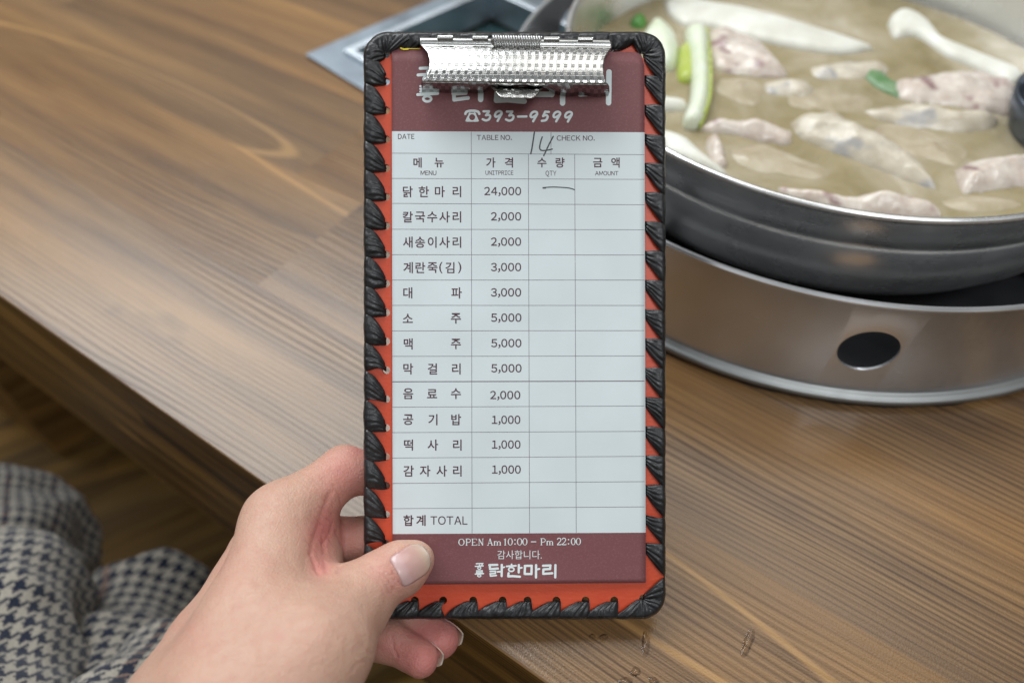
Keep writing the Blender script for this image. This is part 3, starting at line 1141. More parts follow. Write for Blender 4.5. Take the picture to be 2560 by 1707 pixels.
def lacing():
    V, F = [], []
    NS, NT = 18, 22
    rnd = random.Random(3)
    for hx, hy, a0, a1, bow in stitches:
        base = len(V)
        ph = rnd.random() * 6
        amp = rnd.uniform(0.8, 1.25)
        npl = rnd.uniform(3.2, 5.0)
        skew = rnd.uniform(-4, 4)
        hj = rnd.uniform(0.85, 1.2)
        for i in range(NS + 1):
            s = i / NS * 1.32
            for j in range(NT + 1):
                t = j / NT
                ox, oy, nx, ny = O(a0 + (a1 - a0) * t + skew * (1 - t))
                tx, ty = ny, -nx       # travel direction is the inward normal turned
                tx, ty = O(a0 + (a1 - a0) * t + 3)[0] - ox, O(a0 + (a1 - a0) * t + 3)[1] - oy
                L = math.hypot(tx, ty) or 1
                tx, ty = tx / L, ty / L
                ss = min(s, 1.0)
                # narrow throat at the hole
                th = (t - 0.5) * 19.0 * (1 - ss) ** 1.2
                hx2, hy2 = hx + nx * 0.5, hy + ny * 0.5
                x = hx2 + (ox - hx2) * ss + tx * th
                y = hy2 + (oy - hy2) * ss + ty * th
                b = bow * PITCH * math.sin(math.pi * min(1, ss ** 0.8)) * (t ** 0.9) * 0.72 - 2.0 * math.sin(math.pi * ss) * (1 - t)
                x += tx * b
                y += ty * b
                dome = math.sin(math.pi * min(max(t, 0.0), 1)) ** 0.55
                pleat = 1 - 2 * abs(math.sin(math.pi * npl * (t + 0.07 * math.sin(4 * s + ph)) + ph)) ** 0.7
                pleat = -pleat * (0.55 + 0.45 * noise.noise(Vector((t * 4, ph, s))))
                if s <= 1.0:
                    prof_z = -0.0009 + 0.0023 * math.sin(min(1, s * 1.25) * math.pi / 2) ** 0.8 - 0.0016 * max(0, 1 - s / 0.06)
                    if s > 0.90:
                        q = (s - 0.90) / 0.10
                        prof_z -= 0.0022 * q * q
                    z = prof_z * 1.0 + (0.0010 * hj * dome - 0.0008) * min(1, s * 4)
                    z += 0.00062 * amp * pleat * (1 - 0.65 * s) * min(1, s * 5) * dome
                    z += 0.00030 * noise.noise(Vector((x * 0.05, y * 0.05, ph)))
                else:
                    q = (s - 1.0) / 0.32
                    z = -0.0017 - 0.0034 * math.sin(q * math.pi / 2) + 0.0003 * (dome - 1)
                    inn = 2.5 + 22 * (1 - math.cos(q * math.pi / 2)) - 1.5 * math.sin(q * math.pi)
                    x += nx * (inn - 2.5)
                    y += ny * (inn - 2.5)
                x += nx * 3.6 * (1 - dome) * max(0, s - 0.4) - nx * 1.5 * noise.noise(Vector((a0 * 0.05, t * 3, 2)))
                y += ny * 3.6 * (1 - dome) * max(0, s - 0.4) - ny * 1.5 * noise.noise(Vector((a0 * 0.05, t * 3, 2)))
                w = 1.6 * noise.noise(Vector((x * 0.035 + 9, y * 0.035, ph)))
                x += tx * w
                y += ty * w
                p = B(x, y, z)
                V.append(p)
        for i in range(NS):
            for j in range(NT):
                q = base + i * (NT + 1) + j
                F.append((q, q + 1, q + NT + 2, q + NT + 1))
    o = mesh_obj('lacing', V, F, M['leather'], clipboard)
    bm = bmesh.new()
    bm.from_mesh(o.data)
    bm.normal_update()
    for f in bm.faces:
        if f.calc_center_median().z > -0.002 and f.normal.z < 0:
            f.normal_flip()
    bm.to_mesh(o.data)
    bm.free()
    return o


lacing()

# ------------------------------------------------------------------ order pad
pad = empty('order_pad')
pad.matrix_world = BM
meta(pad, 'printed restaurant order sheet with maroon header and white price table, clipped to the board', 'order sheet')
TLc, TRc, BLc, BRc = (979.3, 122.0), (1611.0, 131.0), (982.0, 1461.0), (1614.5, 1456.0)


def sheet_pt(u, v):
    x = (TLc[0] * (1 - u) + TRc[0] * u) * (1 - v) + (BLc[0] * (1 - u) + BRc[0] * u) * v
    y = (TLc[1] * (1 - u) + TRc[1] * u) * (1 - v) + (BLc[1] * (1 - u) + BRc[1] * u) * v
    return x, y


def curl(x, y):
    """the foot of the sheet lifts a little off the board"""
    t = max(0.0, (y - 1330) / 130.0)
    wv = 0.00035 * noise.noise(Vector((x * 0.006, y * 0.006, 3.3))) * min(1.0, max(0.0, (y - 330) / 300))
    return max(0, wv + 0.0002) + 0.0011 * t * t * (0.35 + 0.65 * math.sin(max(0, min(1, (x - 985) / 620)) * math.pi) ** 2)


def sheet():
    v_head = (329.0 - 122.0) / (1461.0 - 122.0)
    v_foot = (1334.0 - 122.0) / (1461.0 - 122.0)
    rows = list(np.linspace(0, v_head, 7)) + list(np.linspace(v_head, v_foot, 26))[1:] + list(np.linspace(v_foot, 1, 13))[1:]
    NU = 40
    V, F, MI = [], [], []
    for r in rows:
        for i in range(NU + 1):
            u = i / NU
            x, y = sheet_pt(u, r)
            if r == v_head:
                y = 328.5 + (331.2 - 328.5) * u
            if r == v_foot:
                y = 1334.2 + (1330.7 - 1334.2) * u
            # rounded upper right corner
            cxr, cyr = 1611 - 26, 131 + 26
            if x > cxr and y < cyr:
                d = math.hypot(x - cxr, y - cyr)
                if d > 26:
                    x, y = cxr + (x - cxr) * 26 / d, cyr + (y - cyr) * 26 / d
            V.append(B(x, y, curl(x, y)))
    for k in range(len(rows) - 1):
        for i in range(NU):
            a = k * (NU + 1) + i
            F.append((a, a + NU + 1, a + NU + 2, a + 1))
            MI.append(1 if (rows[k + 1] <= v_head + 1e-6 or rows[k] >= v_foot - 1e-6) else 0)
    o = mesh_obj('sheet', V, F, [M['white_paper'], M['maroon_paper']], pad, True, MI)
    s = o.modifiers.new('t', 'SOLIDIFY')
    s.thickness = 0.0006
    s.offset = -1
    return o


sheet()


class Print:
    """flat printed shapes lying on the sheet, collected in sheet pixels"""

    def __init__(self, lift):
        self.v, self.f, self.lift = [], [], lift
        self.k = 0

    def add(self, pts, faces):
        self.k += 1
        b = len(self.v)
        lift = self.lift + self.k * 2.0e-7
        for x, y in pts:
            self.v.append(B(x, y, curl(x, y) + lift))
        self.f += [tuple(b + i for i in f) for f in faces]

    def stroke(self, pts, w, smooth=False, cap=True, wf=None):
        P = [Vector((p[0], p[1], 0)) for p in pts]
        if smooth:
            P = smooth_path(P, 8)
        n = len(P)
        out, faces = [], []
        for i in range(n):
            a = (P[i] - P[max(i - 1, 0)])
            b = (P[min(i + 1, n - 1)] - P[i])
            if a.length < 1e-9:
                a = b
            if b.length < 1e-9:
                b = a
            a, b = a.normalized(), b.normalized()
            t = (a + b)
            t = t.normalized() if t.length > 1e-6 else a
            nn = Vector((-t.y, t.x, 0))
            c = max(0.5, nn.dot(Vector((-a.y, a.x, 0))))
            ww = (wf(a if i else b, i / (n - 1)) if wf else w) / 2 / c
            out += [(P[i].x + nn.x * ww, P[i].y + nn.y * ww), (P[i].x - nn.x * ww, P[i].y - nn.y * ww)]
        for i in range(n - 1):
            faces.append((2 * i, 2 * i + 1, 2 * i + 3, 2 * i + 2))
        if cap:
            for idx, d in ((0, -1), (n - 1, 1)):
                t = (P[min(idx + 1, n - 1)] - P[max(idx - 1, 0)]).normalized() * d
                nn = Vector((-t.y, t.x, 0))
                ww = w / 2
                b = len(out)
                ring = [b + k for k in range(9)]
                for k in range(9):
                    an = math.pi * k / 8
                    q = P[idx] + nn * (ww * math.cos(an)) + t * (ww * math.sin(an))
                    out.append((q.x, q.y))
                faces.append(tuple(ring))
        self.add(out, faces)

    def ellipse(self, cx, cy, rx, ry, w, wf=None, n=40):
        out, faces = [], []
        for i in range(n):
            a = 2 * math.pi * i / n
            ww = wf(a) if wf else w
            for s in (-0.5, 0.5):
                out.append((cx + (rx + s * ww) * math.cos(a), cy + (ry + s * w) * math.sin(a)))
        for i in range(n):
            j = (i + 1) % n
            faces.append((2 * i, 2 * i + 1, 2 * j + 1, 2 * j))
        self.add(out, faces)

    def poly(self, pts):
        self.add(pts, [tuple(range(len(pts)))])

    def glyphs(self, s, x0=None, x1=None, y0=None, y1=None, em=None, cx=None, cy=None, bold=0.0):
        cu = bpy.data.curves.new('t', 'FONT')
        cu.body = s
        cu.resolution_u = 4
        cu.offset = bold
        t = bpy.data.objects.new('t', cu)
        COL.objects.link(t)
        me = bpy.data.meshes.new_from_object(t.evaluated_get(bpy.context.evaluated_depsgraph_get()))
        bpy.data.objects.remove(t)
        co = np.array([v.co[:2] for v in me.vertices])
        faces = [tuple(p.vertices) for p in me.polygons]
        bpy.data.meshes.remove(me)
        if len(co) == 0:
            print('NO GLYPH', s)
            return
        lo, hi = co.min(0), co.max(0)
        if em is not None:
            mid = (lo + hi) / 2
            pts = [(cx + (x - mid[0]) * em, cy - (y - mid[1]) * em) for x, y in co]
        else:
            pts = [(x0 + (x - lo[0]) / (hi[0] - lo[0]) * (x1 - x0), y1 - (y - lo[1]) / (hi[1] - lo[1]) * (y1 - y0)) for x, y in co]
        self.add(pts, faces)

    def line(self, s, x0, x1, y0, y1, gap=0.09, bold=0.0):
        """latin capitals and figures set in the same sans face as the hangul"""
        cols = []
        for ch in s:
            if ch == ' ':
                cols.append(None)
                continue
            wide = chr(ord(ch) + 0xFEE0)
            cu = bpy.data.curves.new('t', 'FONT')
            cu.body = wide
            cu.resolution_u = 4
            cu.offset = bold
            t = bpy.data.objects.new('t', cu)
            COL.objects.link(t)
            me = bpy.data.meshes.new_from_object(t.evaluated_get(bpy.context.evaluated_depsgraph_get()))
            bpy.data.objects.remove(t)
            co = np.array([v.co[:2] for v in me.vertices])
            cols.append((co, [tuple(p.vertices) for p in me.polygons]))
            bpy.data.meshes.remove(me)
        pen, placed = 0.0, []
        for ch, c in zip(s, cols):
            if c is None:
                pen += 0.26
                continue
            co, fc = c
            lo, hi = co.min(0), co.max(0)
            placed.append((co - np.array([lo[0] - pen, 0]), fc))
            if ch == '1':
                placed[-1] = (co - np.array([lo[0] - pen - 0.05, 0]), fc)
                pen += 0.05
            pen += (hi[0] - lo[0]) + (gap * 0.75 if ch in ',.' else gap)
        allc = np.vstack([c for c, _ in placed])
        lo, hi = allc.min(0), allc.max(0)
        base_lo = min(c[:, 1].min() for (c, _), ch in zip(placed, s.replace(' ', '')) if ch not in ',.Q')
        for c, fc in placed:
            self.add([(x0 + (x - lo[0]) / (hi[0] - lo[0]) * (x1 - x0), y1 - (y - base_lo) / (hi[1] - base_lo) * (y1 - y0)) for x, y in c], fc)

    def build(self, name, mat, parent):
        o = mesh_obj(name, self.v, self.f, mat, parent, smooth=False)
        bm = bmesh.new()
        bm.from_mesh(o.data)
        for f in bm.faces:
            f.normal_update()
            if f.normal.z < 0:
                f.normal_flip()
        bm.to_mesh(o.data)
        bm.free()
        return o


def c1(x, y): return 880 + x / 2.8683, 60 + y / 2.8683
def c2(x, y): return 880 + x / 2.8683, 440 + y / 2.8683
def c3(x, y): return 880 + x / 2.8683, 840 + y / 2.8683
def c4(x, y): return 880 + x / 2.8683, 1200 + y / 2.8683


def print_all():
    # ruled lines
    g = Print(3.0e-5)
    XL, XR = 979.6, 1611.2
    rows = [(c1(0, 927)[1], c1(0, 938)[1]), (c1(0, 1108)[1], c1(0, 1115)[1])]
    for yl, yr in ((197, 207), (382, 386), (564, 567), (746, 746), (927, 928), (1110, 1108)):
        rows.append((c2(0, yl)[1], c2(0, yr)[1]))
    for yl, yr in ((145, 142), (509, 500), (691, 682), (873, 861), (1055, 1042)):
        rows.append((c3(0, yl)[1], c3(0, yr)[1]))
    rows.append((c4(0, 203)[1], c4(0, 190)[1]))
    for yl, yr in rows:
        g.stroke([(XL + (XR - XL) * k / 12, yl + (yr - yl) * k / 12) for k in range(13)], 1.15, cap=False)
    yl, yr = c3(0, 327)[1], c3(0, 322)[1]
    g.stroke([(XL + (XR - XL) * k / 12, yl + (yr - yl) * k / 12) for k in range(13)], 2.3, cap=False)
    for (xa, ya), (xb, yb) in ((c1(855, 773), c4(861, 381)), (c1(1265, 936), c4(1273, 378)), (c1(1597, 937), c4(1608, 376)), (c1(1427, 777), c1(1427, 936))):
        g.stroke([(xa + (xb - xa) * k / 16, ya + (yb - ya) * k / 16) for k in range(17)], 1.15, cap=False)
    g.build('ruled_lines', M['lineink'], pad)

    # maroon print
    t = Print(3.6e-5)
    for s, a, b in (('DATE', (330, 790), (447, 826)), ('TABLE NO.', (895, 797), (1146, 834)), ('CHECK NO.', (1468, 801), (1741, 838)),
                    ('MENU', (492, 1053), (605, 1085)), ('UNITPRICE', (957, 1052), (1157, 1083)), ('QTY', (1388, 1053), (1465, 1088)), ('AMOUNT', (1743, 1056), (1910, 1087))):
        (x0, y0), (x1, y1) = c1(*a), c1(*b)
        t.line(s, x0, x1, y0, y1, bold=0.006)
    EM = 30.0

    def hang(cf, cy, items, bold=0.0, em=EM):
        for ch, x in items:
            px, py = cf(x, cy)
            t.glyphs(ch, em=em, cx=px, cy=py, bold=bold + 0.012)
    hang(c1, 995, (('메', 470), ('뉴', 625), ('가', 995), ('격', 1125), ('수', 1362), ('량', 1492), ('금', 1762), ('액', 1889)), 0.004, 27)
    hang(c2, 113, (('닭', 400), ('한', 515), ('마', 630), ('리', 752)))
    hang(c2, 294, (('칼', 400), ('국', 488), ('수', 575), ('사', 663), ('리', 752)))
    hang(c2, 475, (('새', 400), ('송', 488), ('이', 575), ('사', 663), ('리', 752)))
    hang(c2, 657, (('계', 402), ('란', 490), ('죽', 577), ('(', 637), ('김', 702), (')', 772)))
    hang(c2, 838, (('대', 400), ('파', 750)))
    hang(c2, 1020, (('소', 400), ('주', 745)))
    hang(c3, 56, (('맥', 403), ('주', 745)))
    hang(c3, 235, (('막', 403), ('걸', 577), ('리', 748)))
    hang(c3, 412, (('음', 403), ('료', 574), ('수', 745)))
    hang(c3, 598, (('공', 403), ('기', 580), ('밥', 747)))
    hang(c3, 780, (('떡', 405), ('사', 580), ('리', 755)))
    hang(c3, 966, (('감', 406), ('자', 524), ('사', 643), ('리', 755)))
    hang(c4, 288, (('합', 405), ('계', 494)), 0.006, 29)
    (x0, y0), (x1, y1) = c4(563, 257), c4(828, 318)
    t.line('TOTAL', x0, x1, y0, y1, bold=0.004)
    for cf, s, xl, xr, ymid in ((c2, '24,000', 948, 1213, 110), (c2, '2,000', 996, 1213, 291), (c2, '2,000', 996, 1213, 472), (c2, '3,000', 996, 1213, 654),
                                (c2, '3,000', 996, 1213, 835), (c2, '5,000', 997, 1215, 1016), (c3, '5,000', 998, 1215, 51), (c3, '5,000', 998, 1216, 231),
                                (c3, '2,000', 990, 1207, 423), (c3, '1,000', 1003, 1207, 600), (c3, '1,000', 1003, 1208, 777), (c3, '1,000', 1004, 1210, 956)):
        (x0, y0), (x1, y1) = cf(xl, ymid - 31), cf(xr, ymid + 29)
        t.line(s, x0, x1, y0, y1, bold=0.012)
    t.build('printed_text', M['ink'], pad)

    # white lettering on the maroon bands
    w = Print(3.6e-5)

    def A(x, y): return 1120 + x * 0.1488, 1330 + y * 0.1488
    def Hd(x, y): return 1068.2 + (x - 525) * 0.3549, 257.9 + (y - 755) * 0.377

    def logo(f, k):
        W = 38 * k
        Wt = 21 * k
        S = lambda pts, ww=W, **kw: w.stroke([f(*p) for p in pts], ww, **kw)
        S([(475, 526), (582, 522), (565, 556)], Wt)
        S([(528, 546), (528, 566)], Wt)
        S([(460, 570), (592, 562)], Wt)
        w.ellipse(*f(525, 598), 25 * k, 21 * k, 19 * k)
        for yy in (644, 662, 680):
            S([(476, yy), (580, yy - 4)], 15 * k)
        S([(571, 640), (571, 660)], 15 * k)
        S([(484, 662), (484, 680)], 15 * k)
        S([(458, 700), (598, 692)], Wt)
        w.ellipse(*f(525, 728), 27 * k, 18 * k, 18 * k)
        S([(694, 548), (828, 545)])
        S([(702, 552), (706, 612)])
        S([(706, 616), (838, 606)])
        S([(708, 656), (800, 652)], 26 * k)
        S([(798, 652), (794, 690)], 26 * k)
        S([(708, 694), (796, 690)], 26 * k)
        S([(712, 694), (714, 732)], 26 * k)
        S([(714, 734), (812, 722)], 26 * k)
        S([(904, 545), (901, 732)])
        S([(906, 596), (948, 582)], 26 * k)
        S([(832, 662), (900, 657)], 30 * k)
        S([(1068, 538), (1070, 560)], 30 * k)
        S([(985, 570), (1140, 560)], 30 * k)
        w.ellipse(*f(1064, 622), 45 * k, 33 * k, 26 * k)
        S([(1190, 548), (1188, 672)])
        S([(1192, 602), (1240, 592)], 30 * k)
        S([(1018, 684), (1012, 738)])
        S([(1012, 738), (1090, 734), (1208, 744)])
        S([(1290, 562), (1408, 560)])
        S([(1406, 562), (1402, 700)])
        S([(1402, 698), (1288, 698)])
        S([(1288, 698), (1294, 562)])
        S([(1480, 550), (1478, 756)])
        S([(1482, 626), (1534, 612)], 32 * k)
        S([(1596, 560), (1722, 556)])
        S([(1720, 558), (1716, 612)])
        S([(1716, 614), (1602, 622)])
        S([(1602, 624), (1600, 694)])
        S([(1602, 696), (1752, 686)])
        S([(1805, 550), (1802, 754)])
    logo(Hd, 0.36)

    # telephone number
    def Bq(x, y): return 1140 + x * 0.1361, 260 + y * 0.1361
    wd = 42 * 0.1361

    def three(dx, dy):
        w.stroke([Bq(x + dx, y + dy) for x, y in ((506, 140), (606, 138))], wd)
        w.stroke([Bq(x + dx, y + dy) for x, y in ((604, 146), (550, 212))], wd)
        w.stroke([Bq(x + dx, y + dy) for x, y in ((552, 212), (600, 205), (628, 232), (606, 285), (548, 306), (490, 284))], wd, smooth=True)

    def nine(dx, dy):
        w.stroke([Bq(x + dx, y + dy) for x, y in ((838, 178), (832, 150), (790, 136), (740, 160), (716, 208), (732, 238), (780, 226), (836, 184))], wd, smooth=True)
        w.stroke([Bq(x + dx, y + dy) for x, y in ((838, 184), (764, 314))], wd)
    three(0, 0)
    nine(0, 0)
    three(428, 4)
    w.stroke([Bq(1138, 236), Bq(1294, 232)], wd)
    nine(653, 8)
    w.stroke([Bq(1706, 150), Bq(1640, 146)], wd)
    w.stroke([Bq(1636, 150), Bq(1600, 228)], wd)
    w.stroke([Bq(x, y) for x, y in ((1602, 226), (1655, 208), (1684, 240), (1650, 300), (1576, 314))], wd, smooth=True)
    nine(1075, 10)
    nine(1290, 14)
    # telephone sign
    w.stroke([Bq(x, y) for x, y in ((172, 186), (190, 150), (240, 132), (300, 128), (360, 132), (410, 150), (428, 186))], 46 * 0.1361, smooth=True)
    w.poly([Bq(x, y) for x, y in ((236, 170), (258, 150), (262, 166), (332, 166), (338, 150), (362, 170), (374, 205), (296, 190), (226, 205))])
    out, fc = [], []
    n = 36
    body = [(226, 205), (200, 245), (178, 300), (168, 330), (426, 330), (416, 300), (392, 245), (374, 205), (296, 188)]
    for i in range(n):
        a = 2 * math.pi * i / n
        dx, dy = math.cos(a), math.sin(a)
        best = 1e9
        cx, cy = 297, 247
        for p, q in zip(body, body[1:] + body[:1]):
            ex, ey = q[0] - p[0], q[1] - p[1]
            den = dx * ey - dy * ex
            if abs(den) < 1e-9:
                continue
            tt = ((p[0] - cx) * ey - (p[1] - cy) * ex) / den
            uu = ((p[0] - cx) * dy - (p[1] - cy) * dx) / den
            if tt > 0 and -0.001 <= uu <= 1.001:
                best = min(best, tt)
        out += [Bq(cx + 54 * dx, cy + 54 * dy), Bq(cx + max(best, 56) * dx, cy + max(best, 56) * dy)]
    for i in range(n):
        j = (i + 1) % n
        fc.append((2 * i, 2 * i + 1, 2 * j + 1, 2 * j))
    w.add(out, fc)

    w.build('header_lettering', M['whiteprint'], pad)
    w = Print(3.6e-5)
    logo(A, 0.1488)
    # opening hours in a serif face
    TK, TN = 17.0, 8.0

    def base(x): return 222 - (x - 250) * 9 / 1950

    def ser(x, y, half=15):
        w.stroke([A(x - half, y), A(x + half, y)], TN * 0.1488, cap=False)

    def stem(x, b, h, both=True):
        w.stroke([A(x, b), A(x, b - h)], TK * 0.1488, cap=False)
        ser(x, b - 3)
        if both:
            ser(x - 3, b - h + 3, 12)

    def oval(x0, x1, b, h):
        cx, rx = (x0 + x1) / 2, (x1 - x0) / 2 - 7
        px, py = A(cx, b - h / 2)
        w.ellipse(px, py, rx * 0.1488, (h / 2 - 4) * 0.1488, 9 * 0.1488, lambda a: (9 + 9 * abs(math.cos(a))) * 0.1488)

    def thin(pts, t=TN, smooth=False):
        w.stroke([A(*p) for p in pts], t * 0.1488, smooth=smooth, cap=False)

    def letter_P(x0, b, H):
        stem(x0 + 22, b, H)
        thin([(x0 + 22, b - H + 4), (x0 + 60, b - H + 4), (x0 + 84, b - H + 20), (x0 + 84, b - H + 45), (x0 + 60, b - H + 62), (x0 + 22, b - H + 62)], 11, True)

    def letter_m(x0, b, wdt):
        H = 72
        for k in range(3):
            stem(x0 + 16 + (wdt - 32) * k / 2, b, H - (0 if k == 0 else 14), False)
        for k in range(2):
            xa = x0 + 16 + (wdt - 32) * k / 2
            xb = x0 + 16 + (wdt - 32) * (k + 1) / 2
            thin([(xa, b - H + 22), ((xa + xb) / 2, b - H + 4), (xb, b - H + 16)], 10, True)
    H = 115
    b = base(225)
    oval(175, 277, b, H)
    letter_P(290, base(330), H)
    b = base(440)
    stem(412, b, H)
    for yy, xe in ((b - H + 4, 482), (b - H / 2, 460), (b - 4, 486)):
        thin([(412, yy), (xe, yy)])
    thin([(482, b - H + 2), (482, b - H + 28)])
    thin([(486, b - 2), (486, b - 28)])
    b = base(550)
    thin([(522, b), (522, b - H)], 9)
    thin([(584, b), (584, b - H)], 9)
    w.stroke([A(520, b - H + 2), A(586, b - 2)], 17 * 0.1488, cap=False)
    ser(522, b - 3)
    ser(584, b - H + 3)
    b = base(705)
    thin([(672, b), (706, b - H)], 9)
    w.stroke([A(704, b - H), A(742, b)], 17 * 0.1488, cap=False)
    thin([(684, b - 38), (728, b - 38)])
    ser(670, b - 3)
    ser(742, b - 3)
    letter_m(765, base(830), 128)
    b = base(960)
    stem(962, b, H, False)
    thin([(940, b - H + 22), (962, b - H + 2)])
    H2 = 120
    oval(1005, 1087, base(1045), H2)
    for x in (1125, 2025):
        for dy in (22, 92):
            w.ellipse(*A(x, base(x) - dy), 0.9, 0.9, 1.8, n=14)
    oval(1160, 1246, base(1200), H2)
    oval(1250, 1333, base(1290), H2)
    thin([(1392, base(1435) - 58), (1482, base(1435) - 58)], 15)
    letter_P(1548, base(1590), H)
    letter_m(1650, base(1710), 122)

    def two(x0, bb):
        thin([(x0 + 6, bb - 92), (x0 + 20, bb - 114), (x0 + 50, bb - 116), (x0 + 66, bb - 92), (x0 + 54, bb - 62), (x0 + 24, bb - 30), (x0 + 4, bb - 8)], 14, True)
        thin([(x0 + 2, bb - 7), (x0 + 70, bb - 7)], 15)
        thin([(x0 + 70, bb - 2), (x0 + 74, bb - 26)])
    two(1830, base(1865))
    two(1912, base(1945))
    oval(2065, 2143, base(2105), H2)
    oval(2150, 2232, base(2190), H2)
    x0, y0 = A(830, 302)
    x1, y1 = A(1575, 450)
    w.glyphs('감사합니다.', x0, x1, y0, y1, bold=-0.002)
    w.build('footer_lettering', M['whiteprint'], pad)

    # handwriting
    h = Print(4.4e-5)
    h.stroke([c1(1308, 778), c1(1300, 830), c1(1291, 890), c1(1282, 932)], 3.7)
    h.stroke([c1(1364, 812), c1(1352, 850), c1(1346, 892), c1(1362, 908), c1(1400, 906), c1(1436, 898)], 3.4, smooth=True)
    h.stroke([c1(1443, 808), c1(1418, 855), c1(1394, 905), c1(1375, 945)], 3.6, smooth=True)
    h.stroke([c2(1372, 84), c2(1440, 80), c2(1510, 83), c2(1560, 88), c2(1595, 99)], 2.7, smooth=True)
    h.stroke([c2(1371, 86), c2(1386, 86)], 4.2)
    h.build('handwriting', M['penink'], pad)
    # torn glue at the top of the pad
    y = Print(3.0e-4)
    y.stroke([(1002, 121), (1010, 124), (1020, 123)], 4)
    y.stroke([(1020, 122), (1050, 122.5)], 1.6)
    y.build('glue_strip', M['yellow'], pad)


print_all()


# ------------------------------------------------------------------ spring clip (part of the clipboard)
def k3(x, y): return 1020 + x * 0.2296, 80 + y * 0.2296


clip = None


def spring_clip():
    global clip
    # profile stations: (y in view, lift, left x, right x)
    st = [(70, 0.0048, 128, 2205), (95, 0.0052, 128, 2208), (132, 0.0054, 130, 2216), (150, 0.0052, 130, 2222), (165, 0.0058, 150, 2215), (200, 0.0071, 185, 2185), (250, 0.0086, 215, 2155),
          (300, 0.0097, 228, 2138), (350, 0.0106, 233, 2130), (400, 0.0113, 228, 2130), (450, 0.0118, 213, 2136), (500, 0.0121, 192, 2146), (540, 0.0122, 172, 2156),
          (556, 0.0120, 150, 2166), (570, 0.0111, 146, 2178), (592, 0.0092, 145, 2192), (628, 0.0056, 148, 2195), (670, 0.0012, 150, 2185)]
    NU = 110
    V, F, UV = [], [], []
    for r, (y, z, xl, xr) in enumerate(st):
        for i in range(NU + 1):
            u = i / NU
            x = xl + (xr - xl) * u
            yy = y + (x - 1170) * 0.0115
            zz = z
            if r >= 15:      # scalloped lower edge, cut away either side of the thumb tab
                q = (r - 14) / 3
                cut = 0.0
                if 830 < x < 950:
                    cut = 70 * math.sin((x - 830) / 120 * math.pi / 2)
                elif 950 <= x <= 1440:
                    cut = 72
                elif 1440 < x < 1580:
                    cut = 72 * math.cos((x - 1440) / 140 * math.pi / 2)
                yy -= cut * q
                yy += 9 * math.sin(x / 52.0) * q * (0.4 if x < 800 else 1)
                if x > 1500:
                    yy += 22 * q * min(1, (x - 1500) / 300)
                zz = z + (0.0078 * cut / 70 * q)
            px, py = k3(x, yy)
            V.append(B(px, py, zz))
            UV.append((u, y / 600.0))
    for r in range(len(st) - 1):
        for i in range(NU):
            a = r * (NU + 1) + i
            F.append((a, a + NU + 1, a + NU + 2, a + 1))
    o = mesh_obj('clip', V, F, [M['clip'], M['chrome']], clipboard, True, [1 if k // NU < 4 else 0 for k in range(len(F))])
    uvl = o.data.uv_layers.new(name='UVMap')
    for lp_ in o.data.loops:
        uvl.data[lp_.index].uv = UV[lp_.vertex_index]
    s = o.modifiers.new('t', 'SOLIDIFY')
    s.thickness = 0.0005
    s.offset = -1
    clip = o
    # thumb tab
    V, F, UV = [], [], []
    rows = [(598, 0.0092, 895, 1478), (615, 0.0096, 925, 1452), (640, 0.0106, 950, 1435), (680, 0.0120, 975, 1400), (705, 0.0129, 1000, 1375), (716, 0.0131, 1030, 1350)]
    for y, z, xl, xr in rows:
        for i in range(25):
            u = i / 24
            x = xl + (xr - xl) * u
            V.append(B(*k3(x, y + (x - 1170) * 0.0115), z))
            UV.append((x / 2080.0, y / 600.0))
    for r in range(len(rows) - 1):
        for i in range(24):
            a = r * 25 + i
            F.append((a, a + 25, a + 26, a + 1))
    o2 = mesh_obj('thumb_tab', V, F, M['clip'], clip)
    uvl = o2.data.uv_layers.new(name='UVMap')
    for lp_ in o2.data.loops:
        uvl.data[lp_.index].uv = UV[lp_.vertex_index]
    s = o2.modifiers.new('t', 'SOLIDIFY')
    s.thickness = 0.0005
    # base plate under the clip with hinge knuckles
    V, F = [], []
    for y, z in ((72, 0.0), (72, 0.0044), (150, 0.0044), (150, 0.0)):
        for x in (132, 2200):
            V.append(B(*k3(x, y + (x - 1170) * 0.0115), z - 0.0006))
    F = [(0, 1, 3, 2), (2, 3, 5, 4), (4, 5, 7, 6)]
    mesh_obj('hinge_plate', V, F, M['chrome'], clip, smooth=False)
    for xa, xb in ((320, 490), (700, 870), (1475, 1645), (1845, 2010)):
        P = [B(*k3(xa + (xb - xa) * t, 80 + ((xa + xb) / 2 - 1170) * 0.0115), 0.0052) for t in (0, 0.05, 0.5, 0.95, 1)]
        tube('hinge_knuckle', P, 0.0011, M['chrome'], clip)
    # coil spring
    P = []
    turns, n = 19, 19 * 14
    for i in range(n + 1):
        t = i / n
        x = 925 + (1450 - 925) * t
        p = B(*k3(x, 82 + (x - 1170) * 0.0115), 0.0062)
        an = 2 * math.pi * turns * t
        P.append(p + Vector((0, 0.0011 * math.cos(an), 0.0011 * math.sin(an))))
    tube('spring', P, 0.00036, M['potsteel'], clip, seg=8)
    P = [B(*k3(x, y), z) for x, y, z in ((925, 70, 0.0078), (915, 100, 0.0075), (925, 130, 0.0066), (945, 150, 0.0062))]
    tube('spring_arm', smooth_path(P, 6), 0.0005, M['chrome'], clip, seg=8)


spring_clip()


# ------------------------------------------------------------------ the person: hand and skirt
def hp(px, py, dz):
    """a point of the hand: dz millimetres in front of the sheet plane"""
    return at_depth(px, py, D - dz / 1000.0)


